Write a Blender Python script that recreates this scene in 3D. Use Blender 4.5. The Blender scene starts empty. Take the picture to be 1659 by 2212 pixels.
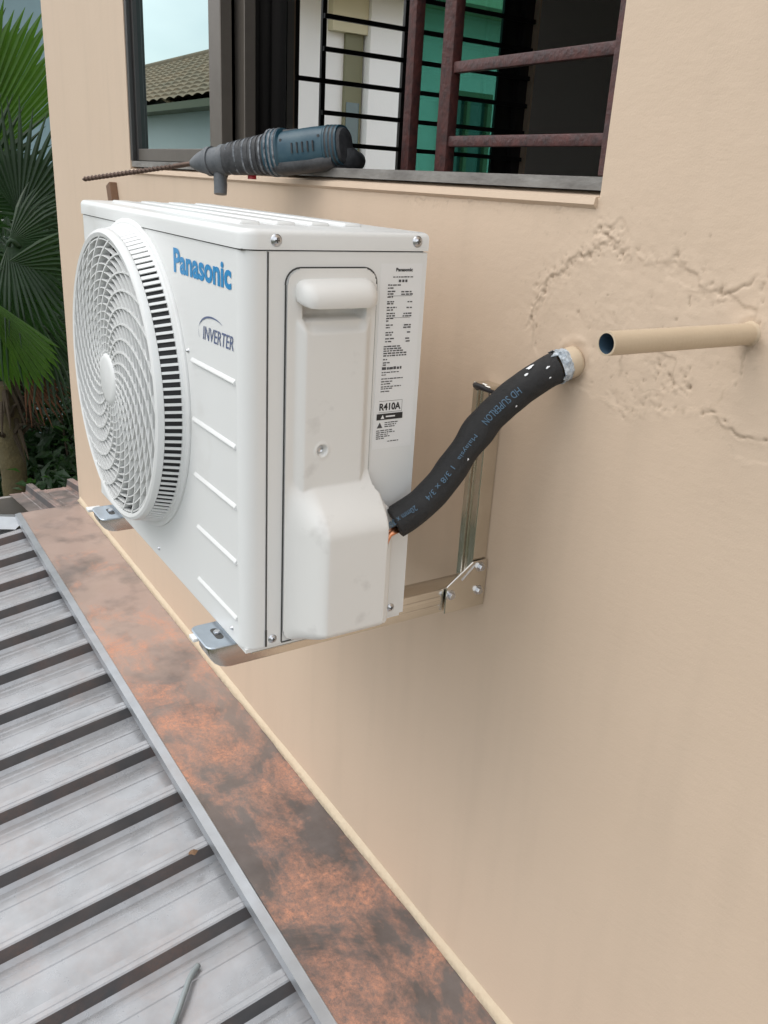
import bpy, bmesh, math, random
import numpy as np
from mathutils import Vector, Matrix, noise, Euler
random.seed(7)
rng = np.random.default_rng(7)
S = bpy.context.scene
col = S.collection
R = math.radians
PI = math.pi

# ------------------------------------------------------------------ camera
cam_d = bpy.data.cameras.new('camera'); cam = bpy.data.objects.new('camera', cam_d); col.objects.link(cam)
cam_d.sensor_fit = 'VERTICAL'; cam_d.sensor_height = 36.0; cam_d.lens = 1851.05/2212*36.0
cam_d.clip_start = 0.02; cam_d.clip_end = 600
_a = (1.2051457875, 0.9850237018, 0.0578865029)
_m = Matrix.Rotation(_a[1], 4, 'Z') @ Matrix.Rotation(_a[0], 4, 'X') @ Matrix.Rotation(_a[2], 4, 'Z')
cam.matrix_world = Matrix.Translation((0.88493, -0.81782, 0.56736)) @ _m
S.camera = cam
S.render.resolution_x, S.render.resolution_y = 768, 1024
# ------------------------------------------------------------------ world: bright, broken overcast
SUN_EL, SUN_AZ = 55.0, 203.0          # azimuth clockwise from +Y
W = bpy.data.worlds.new('World'); S.world = W; W.use_nodes = True
wn = W.node_tree.nodes; wl = W.node_tree.links; wn.clear()
o = wn.new('ShaderNodeOutputWorld'); bg = wn.new('ShaderNodeBackground'); bg.inputs[1].default_value = 0.142
sky = wn.new('ShaderNodeTexSky'); sky.sky_type = 'NISHITA'; sky.sun_disc = False
sky.sun_elevation = R(SUN_EL); sky.sun_rotation = R(SUN_AZ); sky.air_density = 1.0; sky.dust_density = 2.0
tc = wn.new('ShaderNodeTexCoord'); mp = wn.new('ShaderNodeMapping'); mp.inputs['Scale'].default_value = (1, 1, 2.6)
nz = wn.new('ShaderNodeTexNoise'); nz.inputs['Scale'].default_value = 2.3; nz.inputs['Detail'].default_value = 7
cr = wn.new('ShaderNodeValToRGB'); cr.color_ramp.elements[0].position = .36; cr.color_ramp.elements[1].position = .62
cr.color_ramp.elements[0].color = (.55, .55, .55, 1); cr.color_ramp.elements[1].color = (1, 1, 1, 1)
n2 = wn.new('ShaderNodeTexNoise'); n2.inputs['Scale'].default_value = 3.1; n2.inputs['Detail'].default_value = 5
cc = wn.new('ShaderNodeValToRGB')
cc.color_ramp.elements[0].position = .3; cc.color_ramp.elements[0].color = (6.3, 6.6, 6.9, 1)
cc.color_ramp.elements[1].position = .7; cc.color_ramp.elements[1].color = (9.2, 9.2, 9.1, 1)
mx = wn.new('ShaderNodeMixRGB')
wl.new(tc.outputs['Generated'], mp.inputs[0]); wl.new(mp.outputs[0], nz.inputs['Vector']); wl.new(mp.outputs[0], n2.inputs['Vector'])
wl.new(nz.outputs['Fac'], cr.inputs[0]); wl.new(n2.outputs['Fac'], cc.inputs[0])
wl.new(cr.outputs[0], mx.inputs[0]); wl.new(sky.outputs[0], mx.inputs[1]); wl.new(cc.outputs[0], mx.inputs[2])
wl.new(mx.outputs[0], bg.inputs[0]); wl.new(bg.outputs[0], o.inputs[0])
# ------------------------------------------------------------------ sun (veiled by cloud)
sd = bpy.data.lights.new('sun', 'SUN'); sd.energy = .75; sd.angle = R(42); sd.color = (1, .965, .92)
sun = bpy.data.objects.new('sun', sd); col.objects.link(sun)
_d = Vector((math.sin(R(SUN_AZ))*math.cos(R(SUN_EL)), math.cos(R(SUN_AZ))*math.cos(R(SUN_EL)), math.sin(R(SUN_EL))))
sun.rotation_euler = _d.to_track_quat('Z', 'Y').to_euler(); sun.location = (0, 0, 12)
S.view_settings.view_transform = 'Standard'; S.view_settings.look = 'None'
S.view_settings.exposure = 0.50; S.view_settings.gamma = 1.0; S.view_settings.use_curve_mapping = False

# ------------------------------------------------------------------ materials
def mat(name, color, rough=.6, metal=0.0, var=.0, vscale=8.0, var_col=None, bump=0.0, bscale=120.0, spec=.5,
        stretch=(1, 1, 1), rvar=0.0, coat=0.0, bump2=0.0, b2scale=15.0):
    m = bpy.data.materials.new(name); m.use_nodes = True
    nt = m.node_tree; n = nt.nodes; l = nt.links
    b = n['Principled BSDF']
    b.inputs['Base Color'].default_value = (*color, 1); b.inputs['Roughness'].default_value = rough
    b.inputs['Metallic'].default_value = metal; b.inputs['Specular IOR Level'].default_value = spec
    if coat: b.inputs['Coat Weight'].default_value = coat; b.inputs['Coat Roughness'].default_value = .15
    t = n.new('ShaderNodeTexCoord'); mp_ = n.new('ShaderNodeMapping'); mp_.inputs['Scale'].default_value = stretch
    l.new(t.outputs['Object'], mp_.inputs[0])
    if var:
        z = n.new('ShaderNodeTexNoise'); z.inputs['Scale'].default_value = vscale; z.inputs['Detail'].default_value = 8
        z.inputs['Roughness'].default_value = .65
        l.new(mp_.outputs[0], z.inputs['Vector'])
        r = n.new('ShaderNodeValToRGB'); r.color_ramp.elements[0].position = .33; r.color_ramp.elements[1].position = .68
        c2 = var_col or tuple(c*.6 for c in color)
        mm = n.new('ShaderNodeMixRGB'); mm.inputs[1].default_value = (*color, 1); mm.inputs[2].default_value = (*c2, 1)
        ml = n.new('ShaderNodeMath'); ml.operation = 'MULTIPLY'; ml.inputs[1].default_value = var
        l.new(z.outputs['Fac'], r.inputs[0]); l.new(r.outputs[0], ml.inputs[0]); l.new(ml.outputs[0], mm.inputs[0])
        l.new(mm.outputs[0], b.inputs['Base Color'])
        if rvar:
            ma = n.new('ShaderNodeMath'); ma.operation = 'MULTIPLY_ADD'; ma.inputs[1].default_value = rvar; ma.inputs[2].default_value = rough-rvar/2
            l.new(z.outputs['Fac'], ma.inputs[0]); l.new(ma.outputs[0], b.inputs['Roughness'])
    last = None
    for st, sc in ((bump2, b2scale), (bump, bscale)):
        if st:
            z = n.new('ShaderNodeTexNoise'); z.inputs['Scale'].default_value = sc; z.inputs['Detail'].default_value = 6
            l.new(mp_.outputs[0], z.inputs['Vector'])
            bp = n.new('ShaderNodeBump'); bp.inputs['Strength'].default_value = st; bp.inputs['Distance'].default_value = .6/sc
            l.new(z.outputs['Fac'], bp.inputs['Height'])
            if last: l.new(last.outputs[0], bp.inputs['Normal'])
            last = bp
    if last: l.new(last.outputs[0], b.inputs['Normal'])
    return m

def glass(name, tint, refl, rcol=(.9, .96, .96)):
    m = bpy.data.materials.new(name); m.use_nodes = True
    nt = m.node_tree; n = nt.nodes; l = nt.links; n.clear()
    out = n.new('ShaderNodeOutputMaterial'); mixs = n.new('ShaderNodeMixShader')
    tr = n.new('ShaderNodeBsdfTransparent'); tr.inputs[0].default_value = (*tint, 1)
    gl = n.new('ShaderNodeBsdfGlossy'); gl.inputs[0].default_value = (*rcol, 1); gl.inputs['Roughness'].default_value = .004
    lw = n.new('ShaderNodeFresnel'); lw.inputs[0].default_value = 1.5
    ma = n.new('ShaderNodeMath'); ma.operation = 'ADD'; ma.use_clamp = True; ma.inputs[1].default_value = refl
    l.new(lw.outputs[0], ma.inputs[0]); l.new(ma.outputs[0], mixs.inputs[0])
    l.new(tr.outputs[0], mixs.inputs[1]); l.new(gl.outputs[0], mixs.inputs[2]); l.new(mixs.outputs[0], out.inputs[0])
    return m

M = {}
M['ac'] = mat('ac_white_paint', (.755, .765, .755), .32, bump=.05, bscale=900, var=.10, vscale=5, var_col=(.70, .69, .66))
M['ac_plastic'] = mat('ac_plastic', (.75, .745, .72), .42, var=.12, vscale=9, var_col=(.68, .66, .62), bump=.06, bscale=600)
def add_smudges(m, col_, scale, lo, hi, amt):
    n = m.node_tree.nodes; l = m.node_tree.links; b = n['Principled BSDF']; base = b.inputs['Base Color'].links[0].from_socket
    t = n.new('ShaderNodeTexCoord'); z = n.new('ShaderNodeTexNoise'); z.inputs['Scale'].default_value = scale; z.inputs['Detail'].default_value = 4
    rr = n.new('ShaderNodeValToRGB'); rr.color_ramp.elements[0].position = lo; rr.color_ramp.elements[1].position = hi
    ml = n.new('ShaderNodeMath'); ml.operation = 'MULTIPLY'; ml.inputs[1].default_value = amt
    mm = n.new('ShaderNodeMixRGB'); mm.inputs[2].default_value = (*col_, 1)
    l.new(t.outputs['Object'], z.inputs['Vector']); l.new(z.outputs['Fac'], rr.inputs[0]); l.new(rr.outputs[0], ml.inputs[0])
    l.new(ml.outputs[0], mm.inputs[0]); l.new(base, mm.inputs[1]); l.new(mm.outputs[0], b.inputs['Base Color'])
add_smudges(M['ac_plastic'], (.34, .32, .30), 19, .63, .76, .38)
add_smudges(M['ac'], (.52, .50, .46), 11, .62, .80, .30)
M['ac_dark'] = mat('ac_dark', (.012, .012, .013), .6)
M['fan'] = mat('fan_grey', (.10, .10, .105), .45)
M['seam'] = mat('seam', (.07, .068, .065), .8)
M['print_blue'] = mat('print_blue', (.0, .23, .52), .35)
M['print_navy'] = mat('print_navy', (.10, .13, .24), .4)
M['print_black'] = mat('print_black', (.02, .02, .022), .5)
M['print_grey'] = mat('print_grey', (.07, .07, .075), .5)
M['label'] = mat('label_paper', (.78, .79, .79), .35)
M['zinc'] = mat('zinc_screw', (.62, .63, .65), .3, 1.0)
M['galv'] = mat('galvanised_foot', (.50, .56, .62), .38, .75, var=.5, vscale=60, var_col=(.36, .42, .48))
M['steel'] = mat('brushed_stainless', (.80, .77, .71), .20, 1.0, var=.6, vscale=26, var_col=(.58, .53, .45), bump=.12, bscale=200, stretch=(1, .15, .15))
M['white_plastic'] = mat('white_plastic', (.78, .78, .76), .4)
M['foam'] = mat('black_foam', (.016, .016, .017), .78, var=.4, vscale=40, var_col=(.03, .03, .03), bump=.35, bscale=500, bump2=.4, b2scale=45)
M['hose_print'] = mat('hose_print', (.085, .15, .22), .8)
M['copper'] = mat('copper', (.80, .36, .20), .28, 1.0)
M['foil'] = mat('crumpled_white_foil', (.70, .77, .83), .45, .1, bump=.9, bscale=160, var=1.0, vscale=150, var_col=(.10, .14, .18))
M['grey_cable'] = mat('grey_cable', (.28, .32, .33), .5)
M['white_paint'] = mat('white_paint_splash', (.82, .84, .86), .5)
M['pipe'] = mat('painted_pipe', (.56, .45, .32), .45, var=.3, vscale=30, var_col=(.50, .39, .27), bump=.1, bscale=200)
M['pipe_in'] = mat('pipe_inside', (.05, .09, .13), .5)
M['frame'] = mat('bronze_aluminium', (.155, .135, .115), .38, .4, var=.3, vscale=20)
M['frame_dark'] = mat('dark_frame', (.028, .026, .025), .45)
M['track'] = mat('dusty_track', (.30, .29, .27), .6, .3, var=.9, vscale=35, var_col=(.16, .15, .14), bump=.3, bscale=150, stretch=(.4, 1, 1))
M['rust'] = mat('rusty_brown_paint', (.038, .020, .020), .42, var=.9, vscale=55, var_col=(.11, .034, .028), bump=.4, bscale=140)
M['black_bar'] = mat('black_bar', (.008, .008, .009), .5)
M['room'] = mat('room_wall', (.42, .40, .37), .9)
M['backdrop'] = mat('dark_backdrop', (.020, .018, .017), .9, bump=.2, bscale=300)
M['pane'] = glass('reflective_green_glass', (.10, .34, .29), .50, (.76, .93, .92))
M['green_glass'] = glass('green_glass', (.33, .66, .58), .03)
M['bead'] = mat('sealant', (.65, .54, .39), .6, bump=.4, bscale=90, var=.5, vscale=25, var_col=(.58, .45, .31))
M['white_wall'] = mat('white_render', (.88, .89, .88), .85, var=.3, vscale=1.5, var_col=(.80, .82, .80), bump=.15, bscale=60)
M['cream'] = mat('cream_soffit', (.66, .62, .44), .8)
M['olive'] = mat('olive_frame', (.20, .20, .12), .6)
M['bluegrey'] = mat('bluegrey_render', (.24, .34, .36), .85, var=.3, vscale=1.2)
M['tile'] = mat('clay_roof_tile', (.36, .24, .15), .85, var=.8, vscale=1.6, var_col=(.20, .17, .12), bump=.4, bscale=30)
M['shade_glass'] = mat('house_window_glass', (.05, .10, .10), .1, spec=.8)
M['ground'] = mat('garden_soil', (.07, .06, .04), .95, var=.9, vscale=1.2, var_col=(.03, .05, .015), bump=.5, bscale=20)
M['concrete'] = mat('concrete', (.30, .29, .27), .9, var=.4, vscale=2)
M['trunk'] = mat('palm_trunk', (.11, .088, .038), .85, var=.8, vscale=14, var_col=(.07, .06, .03), bump=.6, bscale=60)
M['fibre'] = mat('palm_fibre', (.045, .032, .018), .95, bump=.6, bscale=80, var=.5, vscale=30)
M['dead'] = mat('dead_leaf', (.14, .055, .02), .8, var=.6, vscale=20, var_col=(.05, .025, .012))
M['drill_blue'] = mat('drill_blue', (.009, .052, .082), .42, var=.7, vscale=35, var_col=(.045, .095, .12), bump=.1, bscale=300)
M['drill_black'] = mat('drill_black_rubber', (.022, .023, .026), .6, var=.6, vscale=60, var_col=(.09, .095, .10), bump=.2, bscale=300)
M['drill_grey'] = mat('drill_grey', (.075, .085, .095), .5, var=.6, vscale=45, var_col=(.17, .18, .19))
M['dust_rib'] = mat('dusty_rubber_rib', (.035, .04, .05), .75, var=1.0, vscale=95, var_col=(.26, .28, .30))
M['red'] = mat('red_button', (.42, .02, .03), .4)
M['bit'] = mat('rusty_bit', (.13, .085, .065), .5, .6, var=.7, vscale=90, var_col=(.07, .045, .035))
M['brown'] = mat('brown_strip', (.20, .11, .06), .55, var=.5, vscale=60, var_col=(.12, .06, .035))
M['dirt'] = mat('brown_dirt', (.20, .12, .07), .9)
M['fascia'] = mat('fascia_board', (.32, .30, .28), .6)

def leaf_mat(name, c1, c2, trans=.35):
    m = mat(name, c1, .42, var=.8, vscale=6, var_col=c2, spec=.4)
    nt = m.node_tree; n = nt.nodes; l = nt.links
    b = n['Principled BSDF']; out = n['Material Output']
    t = n.new('ShaderNodeBsdfTranslucent'); t.inputs[0].default_value = (c1[0]*1.6, c1[1]*1.8, c1[2], 1)
    s = n.new('ShaderNodeMixShader'); s.inputs[0].default_value = trans
    l.new(b.outputs[0], s.inputs[1]); l.new(t.outputs[0], s.inputs[2]); l.new(s.outputs[0], out.inputs[0])
    return m
M['leaf'] = leaf_mat('palm_leaf', (.030, .075, .020), (.014, .040, .014))
M['leaf_b'] = leaf_mat('palm_leaf_bright', (.066, .145, .02), (.032, .08, .012), .45)
M['leaf_d'] = leaf_mat('dark_leaf', (.022, .055, .018), (.012, .03, .012), .25)

def wall_material():
    m = mat('beige_wall_paint', (.622, .488, .366), .72, var=.55, vscale=1.7, var_col=(.585, .450, .332))
    nt = m.node_tree; n = nt.nodes; l = nt.links; b = n['Principled BSDF']
    t = n.new('ShaderNodeTexCoord')
    def nzn(scale, det, stretch=(1, 1, 1)):
        q = n.new('ShaderNodeMapping'); q.inputs['Scale'].default_value = stretch
        z = n.new('ShaderNodeTexNoise'); z.inputs['Scale'].default_value = scale; z.inputs['Detail'].default_value = det
        l.new(t.outputs['Object'], q.inputs[0]); l.new(q.outputs[0], z.inputs['Vector']); return z
    prev = None
    for z, st, di in ((nzn(5, 3), .10, .02), (nzn(60, 5, (1, 1, 2.2)), .09, .004), (nzn(420, 4), .16, .0014)):
        bp = n.new('ShaderNodeBump'); bp.inputs['Strength'].default_value = st; bp.inputs['Distance'].default_value = di
        l.new(z.outputs['Fac'], bp.inputs['Height'])
        if prev: l.new(prev.outputs[0], bp.inputs['Normal'])
        prev = bp
    l.new(prev.outputs[0], b.inputs['Normal'])
    zz_ = nzn(5, 6, (3.2, 1, .35)); rs = n.new('ShaderNodeValToRGB'); rs.color_ramp.elements[0].position = .5; rs.color_ramp.elements[1].position = .75
    ms = n.new('ShaderNodeMath'); ms.operation = 'MULTIPLY'; ms.inputs[1].default_value = .16
    cs = n.new('ShaderNodeMixRGB'); cs.inputs[2].default_value = (.44, .35, .26, 1)
    l.new(zz_.outputs['Fac'], rs.inputs[0]); l.new(rs.outputs[0], ms.inputs[0]); l.new(ms.outputs[0], cs.inputs[0]); l.new(b.inputs['Base Color'].links[0].from_socket, cs.inputs[1]); l.new(cs.outputs[0], b.inputs['Base Color'])
    # darker brown tint in the cracks, pits and edges of the plaster marks
    at = n.new('ShaderNodeAttribute'); at.attribute_name = 'dirt'
    base = b.inputs['Base Color'].links[0].from_socket
    mm = n.new('ShaderNodeMixRGB'); mm.inputs[2].default_value = (.27, .20, .135, 1)
    l.new(at.outputs['Fac'], mm.inputs[0]); l.new(base, mm.inputs[1]); l.new(mm.outputs[0], b.inputs['Base Color'])
    return m
M['wall'] = wall_material()

def roof_material(name, base, dusty, amount, rough=.34, metal=.5, grim=.7, heap=False, coat=0.0):
    """coated sheet metal with brick drilling dust lying on it"""
    m = bpy.data.materials.new(name); m.use_nodes = True
    nt = m.node_tree; n = nt.nodes; l = nt.links; b = n['Principled BSDF']
    t = n.new('ShaderNodeTexCoord')
    def nzn(scale, det=8, rgh=.6, stretch=(1, 1, 1), dist=0):
        q = n.new('ShaderNodeMapping'); q.inputs['Scale'].default_value = stretch
        z = n.new('ShaderNodeTexNoise'); z.inputs['Scale'].default_value = scale; z.inputs['Detail'].default_value = det
        z.inputs['Roughness'].default_value = rgh; z.inputs['Distortion'].default_value = dist
        l.new(t.outputs['Object'], q.inputs[0]); l.new(q.outputs[0], z.inputs['Vector']); return z
    def ramp(z, a, c):
        r = n.new('ShaderNodeValToRGB'); r.color_ramp.elements[0].position = a; r.color_ramp.elements[1].position = c
        l.new(z.outputs[0], r.inputs[0]); return r
    def mul(a, c, op='MULTIPLY'):
        q = n.new('ShaderNodeMath'); q.operation = op; q.use_clamp = True
        l.new(a, q.inputs[0])
        if isinstance(c, float): q.inputs[1].default_value = c
        else: l.new(c, q.inputs[1])
        return q.outputs[0]
    sep = n.new('ShaderNodeSeparateXYZ'); l.new(t.outputs['Object'], sep.inputs[0])
    def mrange(sock, a, c, lo, hi):
        q = n.new('ShaderNodeMapRange'); q.interpolation_type = 'SMOOTHSTEP'
        for k_, v_ in zip(('From Min', 'From Max', 'To Min', 'To Max'), (a, c, lo, hi)): q.inputs[k_].default_value = v_
        l.new(sock, q.inputs['Value']); return q.outputs['Result']
    fine = ramp(nzn(95, 9, .85), .34, .58)
    film = ramp(nzn(7, 5), .30, .70)
    nb = nzn(5.2, 10, .68, dist=.5)
    if heap:                      # drilling dust lies thickest below the wall hole, sky glare painted into far film
        add = mul(nb.outputs[0], mrange(sep.outputs[0], -2.2, -1.2, -.09, .055), 'ADD')
        add = mul(add, mrange(sep.outputs[0], -.9, -.2, 0, -.015), 'ADD')
        st_ = nzn(9, 5, .6, (1.2, 6, 1), .4); add = mul(add, mrange(st_.outputs[0], .3, .7, -.03, .03), 'ADD')
        cw = nzn(5.5, 3); l.new(mrange(cw.outputs[0], .38, .60, .25, 1.0), b.inputs['Coat Weight'])
        r_ = n.new('ShaderNodeValToRGB'); r_.color_ramp.elements[0].position = .485; r_.color_ramp.elements[1].position = .672
        l.new(add, r_.inputs[0]); big = r_
        veil = mul(mul(film.outputs[0], .4, 'ADD'), mrange(sep.outputs[0], -.45, -1.6, .10, .72))
    else:
        big = ramp(nb, .46, .62); veil = mul(film.outputs[0], .38*amount)
    d1 = mul(mul(big.outputs[0], fine.outputs[0]), amount)
    grime = ramp(nzn(13, 6), .3, .7)
    c0 = n.new('ShaderNodeMixRGB'); c0.inputs[1].default_value = (*base, 1); c0.inputs[2].default_value = (base[0]*.45, base[1]*.43, base[2]*.42, 1)
    l.new(mul(grime.outputs[0], grim), c0.inputs[0])
    c1 = n.new('ShaderNodeMixRGB'); c1.inputs[2].default_value = (.50, .37, .31, 1)
    l.new(veil, c1.inputs[0]); l.new(c0.outputs[0], c1.inputs[1])
    c2 = n.new('ShaderNodeMixRGB'); c2.inputs[2].default_value = (*dusty, 1)
    l.new(d1, c2.inputs[0]); l.new(c1.outputs[0], c2.inputs[1])
    l.new(c2.outputs[0], b.inputs['Base Color'])
    dd = mul(mul(d1, veil, 'ADD'), 1.0)
    r1 = n.new('ShaderNodeMath'); r1.operation = 'MULTIPLY_ADD'; r1.inputs[1].default_value = .5; r1.inputs[2].default_value = rough
    l.new(dd, r1.inputs[0]); l.new(r1.outputs[0], b.inputs['Roughness'])
    m1 = n.new('ShaderNodeMath'); m1.operation = 'MULTIPLY_ADD'; m1.inputs[1].default_value = -metal; m1.inputs[2].default_value = metal; m1.use_clamp = True
    l.new(dd, m1.inputs[0]); l.new(m1.outputs[0], b.inputs['Metallic'])
    b.inputs['Coat Weight'].default_value = coat; b.inputs['Coat Roughness'].default_value = .17
    bp = n.new('ShaderNodeBump'); bp.inputs['Strength'].default_value = .5; bp.inputs['Distance'].default_value = .0012
    l.new(d1, bp.inputs['Height'])
    wv = nzn(9, 2); b2 = n.new('ShaderNodeBump'); b2.inputs['Strength'].default_value = .25; b2.inputs['Distance'].default_value = .01
    l.new(wv.outputs[0], b2.inputs['Height']); l.new(b2.outputs[0], bp.inputs['Normal'])
    l.new(bp.outputs[0], b.inputs['Normal'])
    return m
M['flash'] = roof_material('dusty_flashing', (.15, .145, .15), (.62, .29, .18), .95, .27, .35, .75, True, .7)
M['lip'] = roof_material('flashing_lip', (.50, .53, .56), (.5, .26, .16), .08, .34, .7, .3)
M['sheet'] = roof_material('metal_roof_sheet', (.41, .425, .445), (.46, .27, .19), .15, .26, .25, .45, False, .5)
M['rib_shade'] = roof_material('rib_side_shade', (.072, .076, .082), (.26, .14, .10), .30, .50, .0, .5)
M['hip_sheet'] = roof_material('far_roof_sheet', (.27, .24, .23), (.50, .30, .24), .7, .4)

# ------------------------------------------------------------------ mesh helpers
class MB:
    def __init__(s): s.v = []; s.f = []
    def add(s, vs, fs):
        k = len(s.v); s.v += [tuple(v) for v in vs]; s.f += [tuple(i+k for i in f) for f in fs]; return s
    def box(s, x0, x1, y0, y1, z0, z1):
        return s.add([(x, y, z) for x in (x0, x1) for y in (y0, y1) for z in (z0, z1)],
                     [(0, 1, 3, 2), (4, 6, 7, 5), (0, 4, 5, 1), (2, 3, 7, 6), (0, 2, 6, 4), (1, 5, 7, 3)])
    def tube(s, pts, rad, n=10, caps=True, up=None):
        pts = [Vector(p) for p in pts]; m = len(pts)
        if not hasattr(rad, '__len__'): rad = [rad]*m
        rings = []; prev = None
        for i, p in enumerate(pts):
            t = (pts[min(i+1, m-1)]-pts[max(i-1, 0)]).normalized()
            if prev is None:
                ref = Vector(up) if up else (Vector((0, 0, 1)) if abs(t.z) < .9 else Vector((1, 0, 0)))
                a = (ref-t*ref.dot(t)).normalized()
            else: a = (prev-t*prev.dot(t)).normalized()
            prev = a; b = t.cross(a)
            rings.append([p+(a*math.cos(2*PI*j/n)+b*math.sin(2*PI*j/n))*rad[i] for j in range(n)])
        vs = [v for r_ in rings for v in r_]
        fs = [(i*n+j, i*n+(j+1) % n, (i+1)*n+(j+1) % n, (i+1)*n+j) for i in range(m-1) for j in range(n)]
        if caps: fs += [tuple(range(n))[::-1], tuple((m-1)*n+j for j in range(n))]
        return s.add(vs, fs)
    def lathe(s, prof, center, axis='Y', n=32, close=False):
        """prof: list of (r, h) ; axis direction h"""
        vs = []; m = len(prof)
        for j in range(n):
            a = 2*PI*j/n; c, q = math.cos(a), math.sin(a)
            for r_, h in prof:
                v = {'Y': (r_*c, h, r_*q), 'Z': (r_*c, r_*q, h), 'X': (h, r_*c, r_*q)}[axis]
                vs.append((v[0]+center[0], v[1]+center[1], v[2]+center[2]))
        mm = m if close else m-1
        fs = [(j*m+i, ((j+1) % n)*m+i, ((j+1) % n)*m+(i+1) % m, j*m+(i+1) % m) for j in range(n) for i in range(mm)]
        return s.add(vs, fs)
    def prism(s, poly, axis, a0, a1):
        """poly of 2D points in the plane normal to axis"""
        n = len(poly)
        def P(p, a): return {'X': (a, p[0], p[1]), 'Y': (p[0], a, p[1]), 'Z': (p[0], p[1], a)}[axis]
        return s.add([P(p, a0) for p in poly]+[P(p, a1) for p in poly],
                     [tuple(range(n))[::-1], tuple(range(n, 2*n))]+[(i, (i+1) % n, n+(i+1) % n, n+i) for i in range(n)])
    def mesh(s, name, smooth=False, fix=True):
        me = bpy.data.meshes.new(name); me.from_pydata(s.v, [], s.f)
        if fix:
            bm = bmesh.new(); bm.from_mesh(me); bmesh.ops.recalc_face_normals(bm, faces=bm.faces); bm.to_mesh(me); bm.free()
        if smooth: me.polygons.foreach_set('use_smooth', [True]*len(me.polygons))
        me.update(); return me
    def build(s, name, m, parent=None, smooth=False, bevel=0, segs=2, fix=True, auto=None):
        me = s.mesh(name, smooth, fix)
        if bevel:
            bm = bmesh.new(); bm.from_mesh(me)
            bmesh.ops.remove_doubles(bm, verts=bm.verts, dist=1e-6)
            es = [e for e in bm.edges if len(e.link_faces) == 2 and e.calc_face_angle(0) > .5]
            bmesh.ops.bevel(bm, geom=es, offset=bevel, segments=segs, profile=.5, affect='EDGES', clamp_overlap=True)
            bm.to_mesh(me); bm.free()
        if auto is not None: smooth_by_angle(me, auto)
        return link(name, me, m, parent)

def smooth_by_angle(me, ang):
    me.polygons.foreach_set('use_smooth', [True]*len(me.polygons))
    bm = bmesh.new(); bm.from_mesh(me)
    for e in bm.edges: e.smooth = not (len(e.link_faces) == 2 and e.calc_face_angle(0) > ang)
    bm.to_mesh(me); bm.free()

def link(name, me, m, parent=None):
    ob = bpy.data.objects.new(name, me); col.objects.link(ob)
    if m is not None and len(me.materials) == 0: me.materials.append(M[m] if isinstance(m, str) else m)
    if parent is not None:
        ob.parent = parent
        if parent.type == 'EMPTY' and parent.parent is None: ob.location = -parent.location
    return ob
def tag(ob, label=None, cat=None, group=None, kind=None):
    for k, v in (('label', label), ('category', cat), ('group', group), ('kind', kind)):
        if v: ob[k] = v
    return ob
def thing(name, label, cat, loc=(0, 0, 0), group=None):
    ob = bpy.data.objects.new(name, None); col.objects.link(ob); ob.location = loc; ob.empty_display_size = .1
    return tag(ob, label, cat, group)
def B(name, m, parent, *b, bevel=0.0, segs=2):
    return MB().box(*b).build(name, m, parent, bevel=bevel, segs=segs, auto=.6 if bevel else None)
def text_mesh(txt, bold=0.0, width=None, height=None, spacing=1.0, shear=0.0):
    """2D verts/faces of a text, fitted to a width and cap height, left-bottom at 0"""
    cu = bpy.data.curves.new('t', 'FONT'); cu.body = txt; cu.offset = bold; cu.space_character = spacing; cu.shear = shear
    cu.resolution_u = 3
    ob = bpy.data.objects.new('t', cu); col.objects.link(ob)
    dg = bpy.context.evaluated_depsgraph_get(); dg.update()
    me = bpy.data.meshes.new_from_object(ob.evaluated_get(dg))
    v = np.array([w.co[:2] for w in me.vertices]); f = [tuple(q.vertices) for q in me.polygons]
    bpy.data.objects.remove(ob); bpy.data.curves.remove(cu); bpy.data.meshes.remove(me)
    v -= v.min(0); sz = v.max(0)
    v[:, 0] *= (width/sz[0]) if width else (height/sz[1])
    v[:, 1] *= (height/sz[1]) if height else (width/sz[0])
    return v, f
def sstep(a, b, x):
    t = np.clip((x-a)/(b-a), 0, 1); return t*t*(3-2*t)

# ================================================================== ground
g_ = MB().add([(-400, -400, -3.7), (400, -400, -3.7), (400, 400, -3.7), (-400, 400, -3.7)], [(0, 1, 2, 3)]).build('ground', 'ground')
tag(g_, kind='structure')

# ================================================================== house
XC = -2.755                                   # house corner
house = thing('house', 'beige painted house wall with a barred sliding window behind the white condenser', 'building', (-.3, 1.5, -3.7))
wm = MB()
WX0, WX1, WZ0, WZ1 = -1.79, .087, .565, 1.9   # window opening
DX0, DX1, DZ0, DZ1 = -.36, .62, .20, .85      # finely modelled patch
for b in ((XC, WX0, 0, .13, -3.7, 3), (WX0, WX1, 0, .13, WZ1, 3), (WX0, DX0, 0, .13, -3.7, WZ0), (DX0, DX1, 0, .13, -3.7, DZ0),
          (DX0, DX1, .008, .13, DZ0, WZ0), (WX1, DX1, .008, .13, WZ0, DZ1), (DX1, 2.4, 0, .13, -3.7, 3), (WX1, DX1, 0, .13, DZ1, 3),
          # side walls, back wall
          (XC, XC+.13, .13, .95, -3.7, 3), (XC, XC+.13, 2.22, 4.2, -3.7, 3), (XC, XC+.13, .95, 2.22, -3.7, .3), (XC, XC+.13, .95, 2.22, 1.95, 3),
          (2.27, 2.4, .13, 4.2, -3.7, 3), (XC+.13, 2.27, 4.07, 4.2, -3.7, 3)):
    wm.box(*b)
wall = wm.build('wall', 'wall', house)
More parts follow.
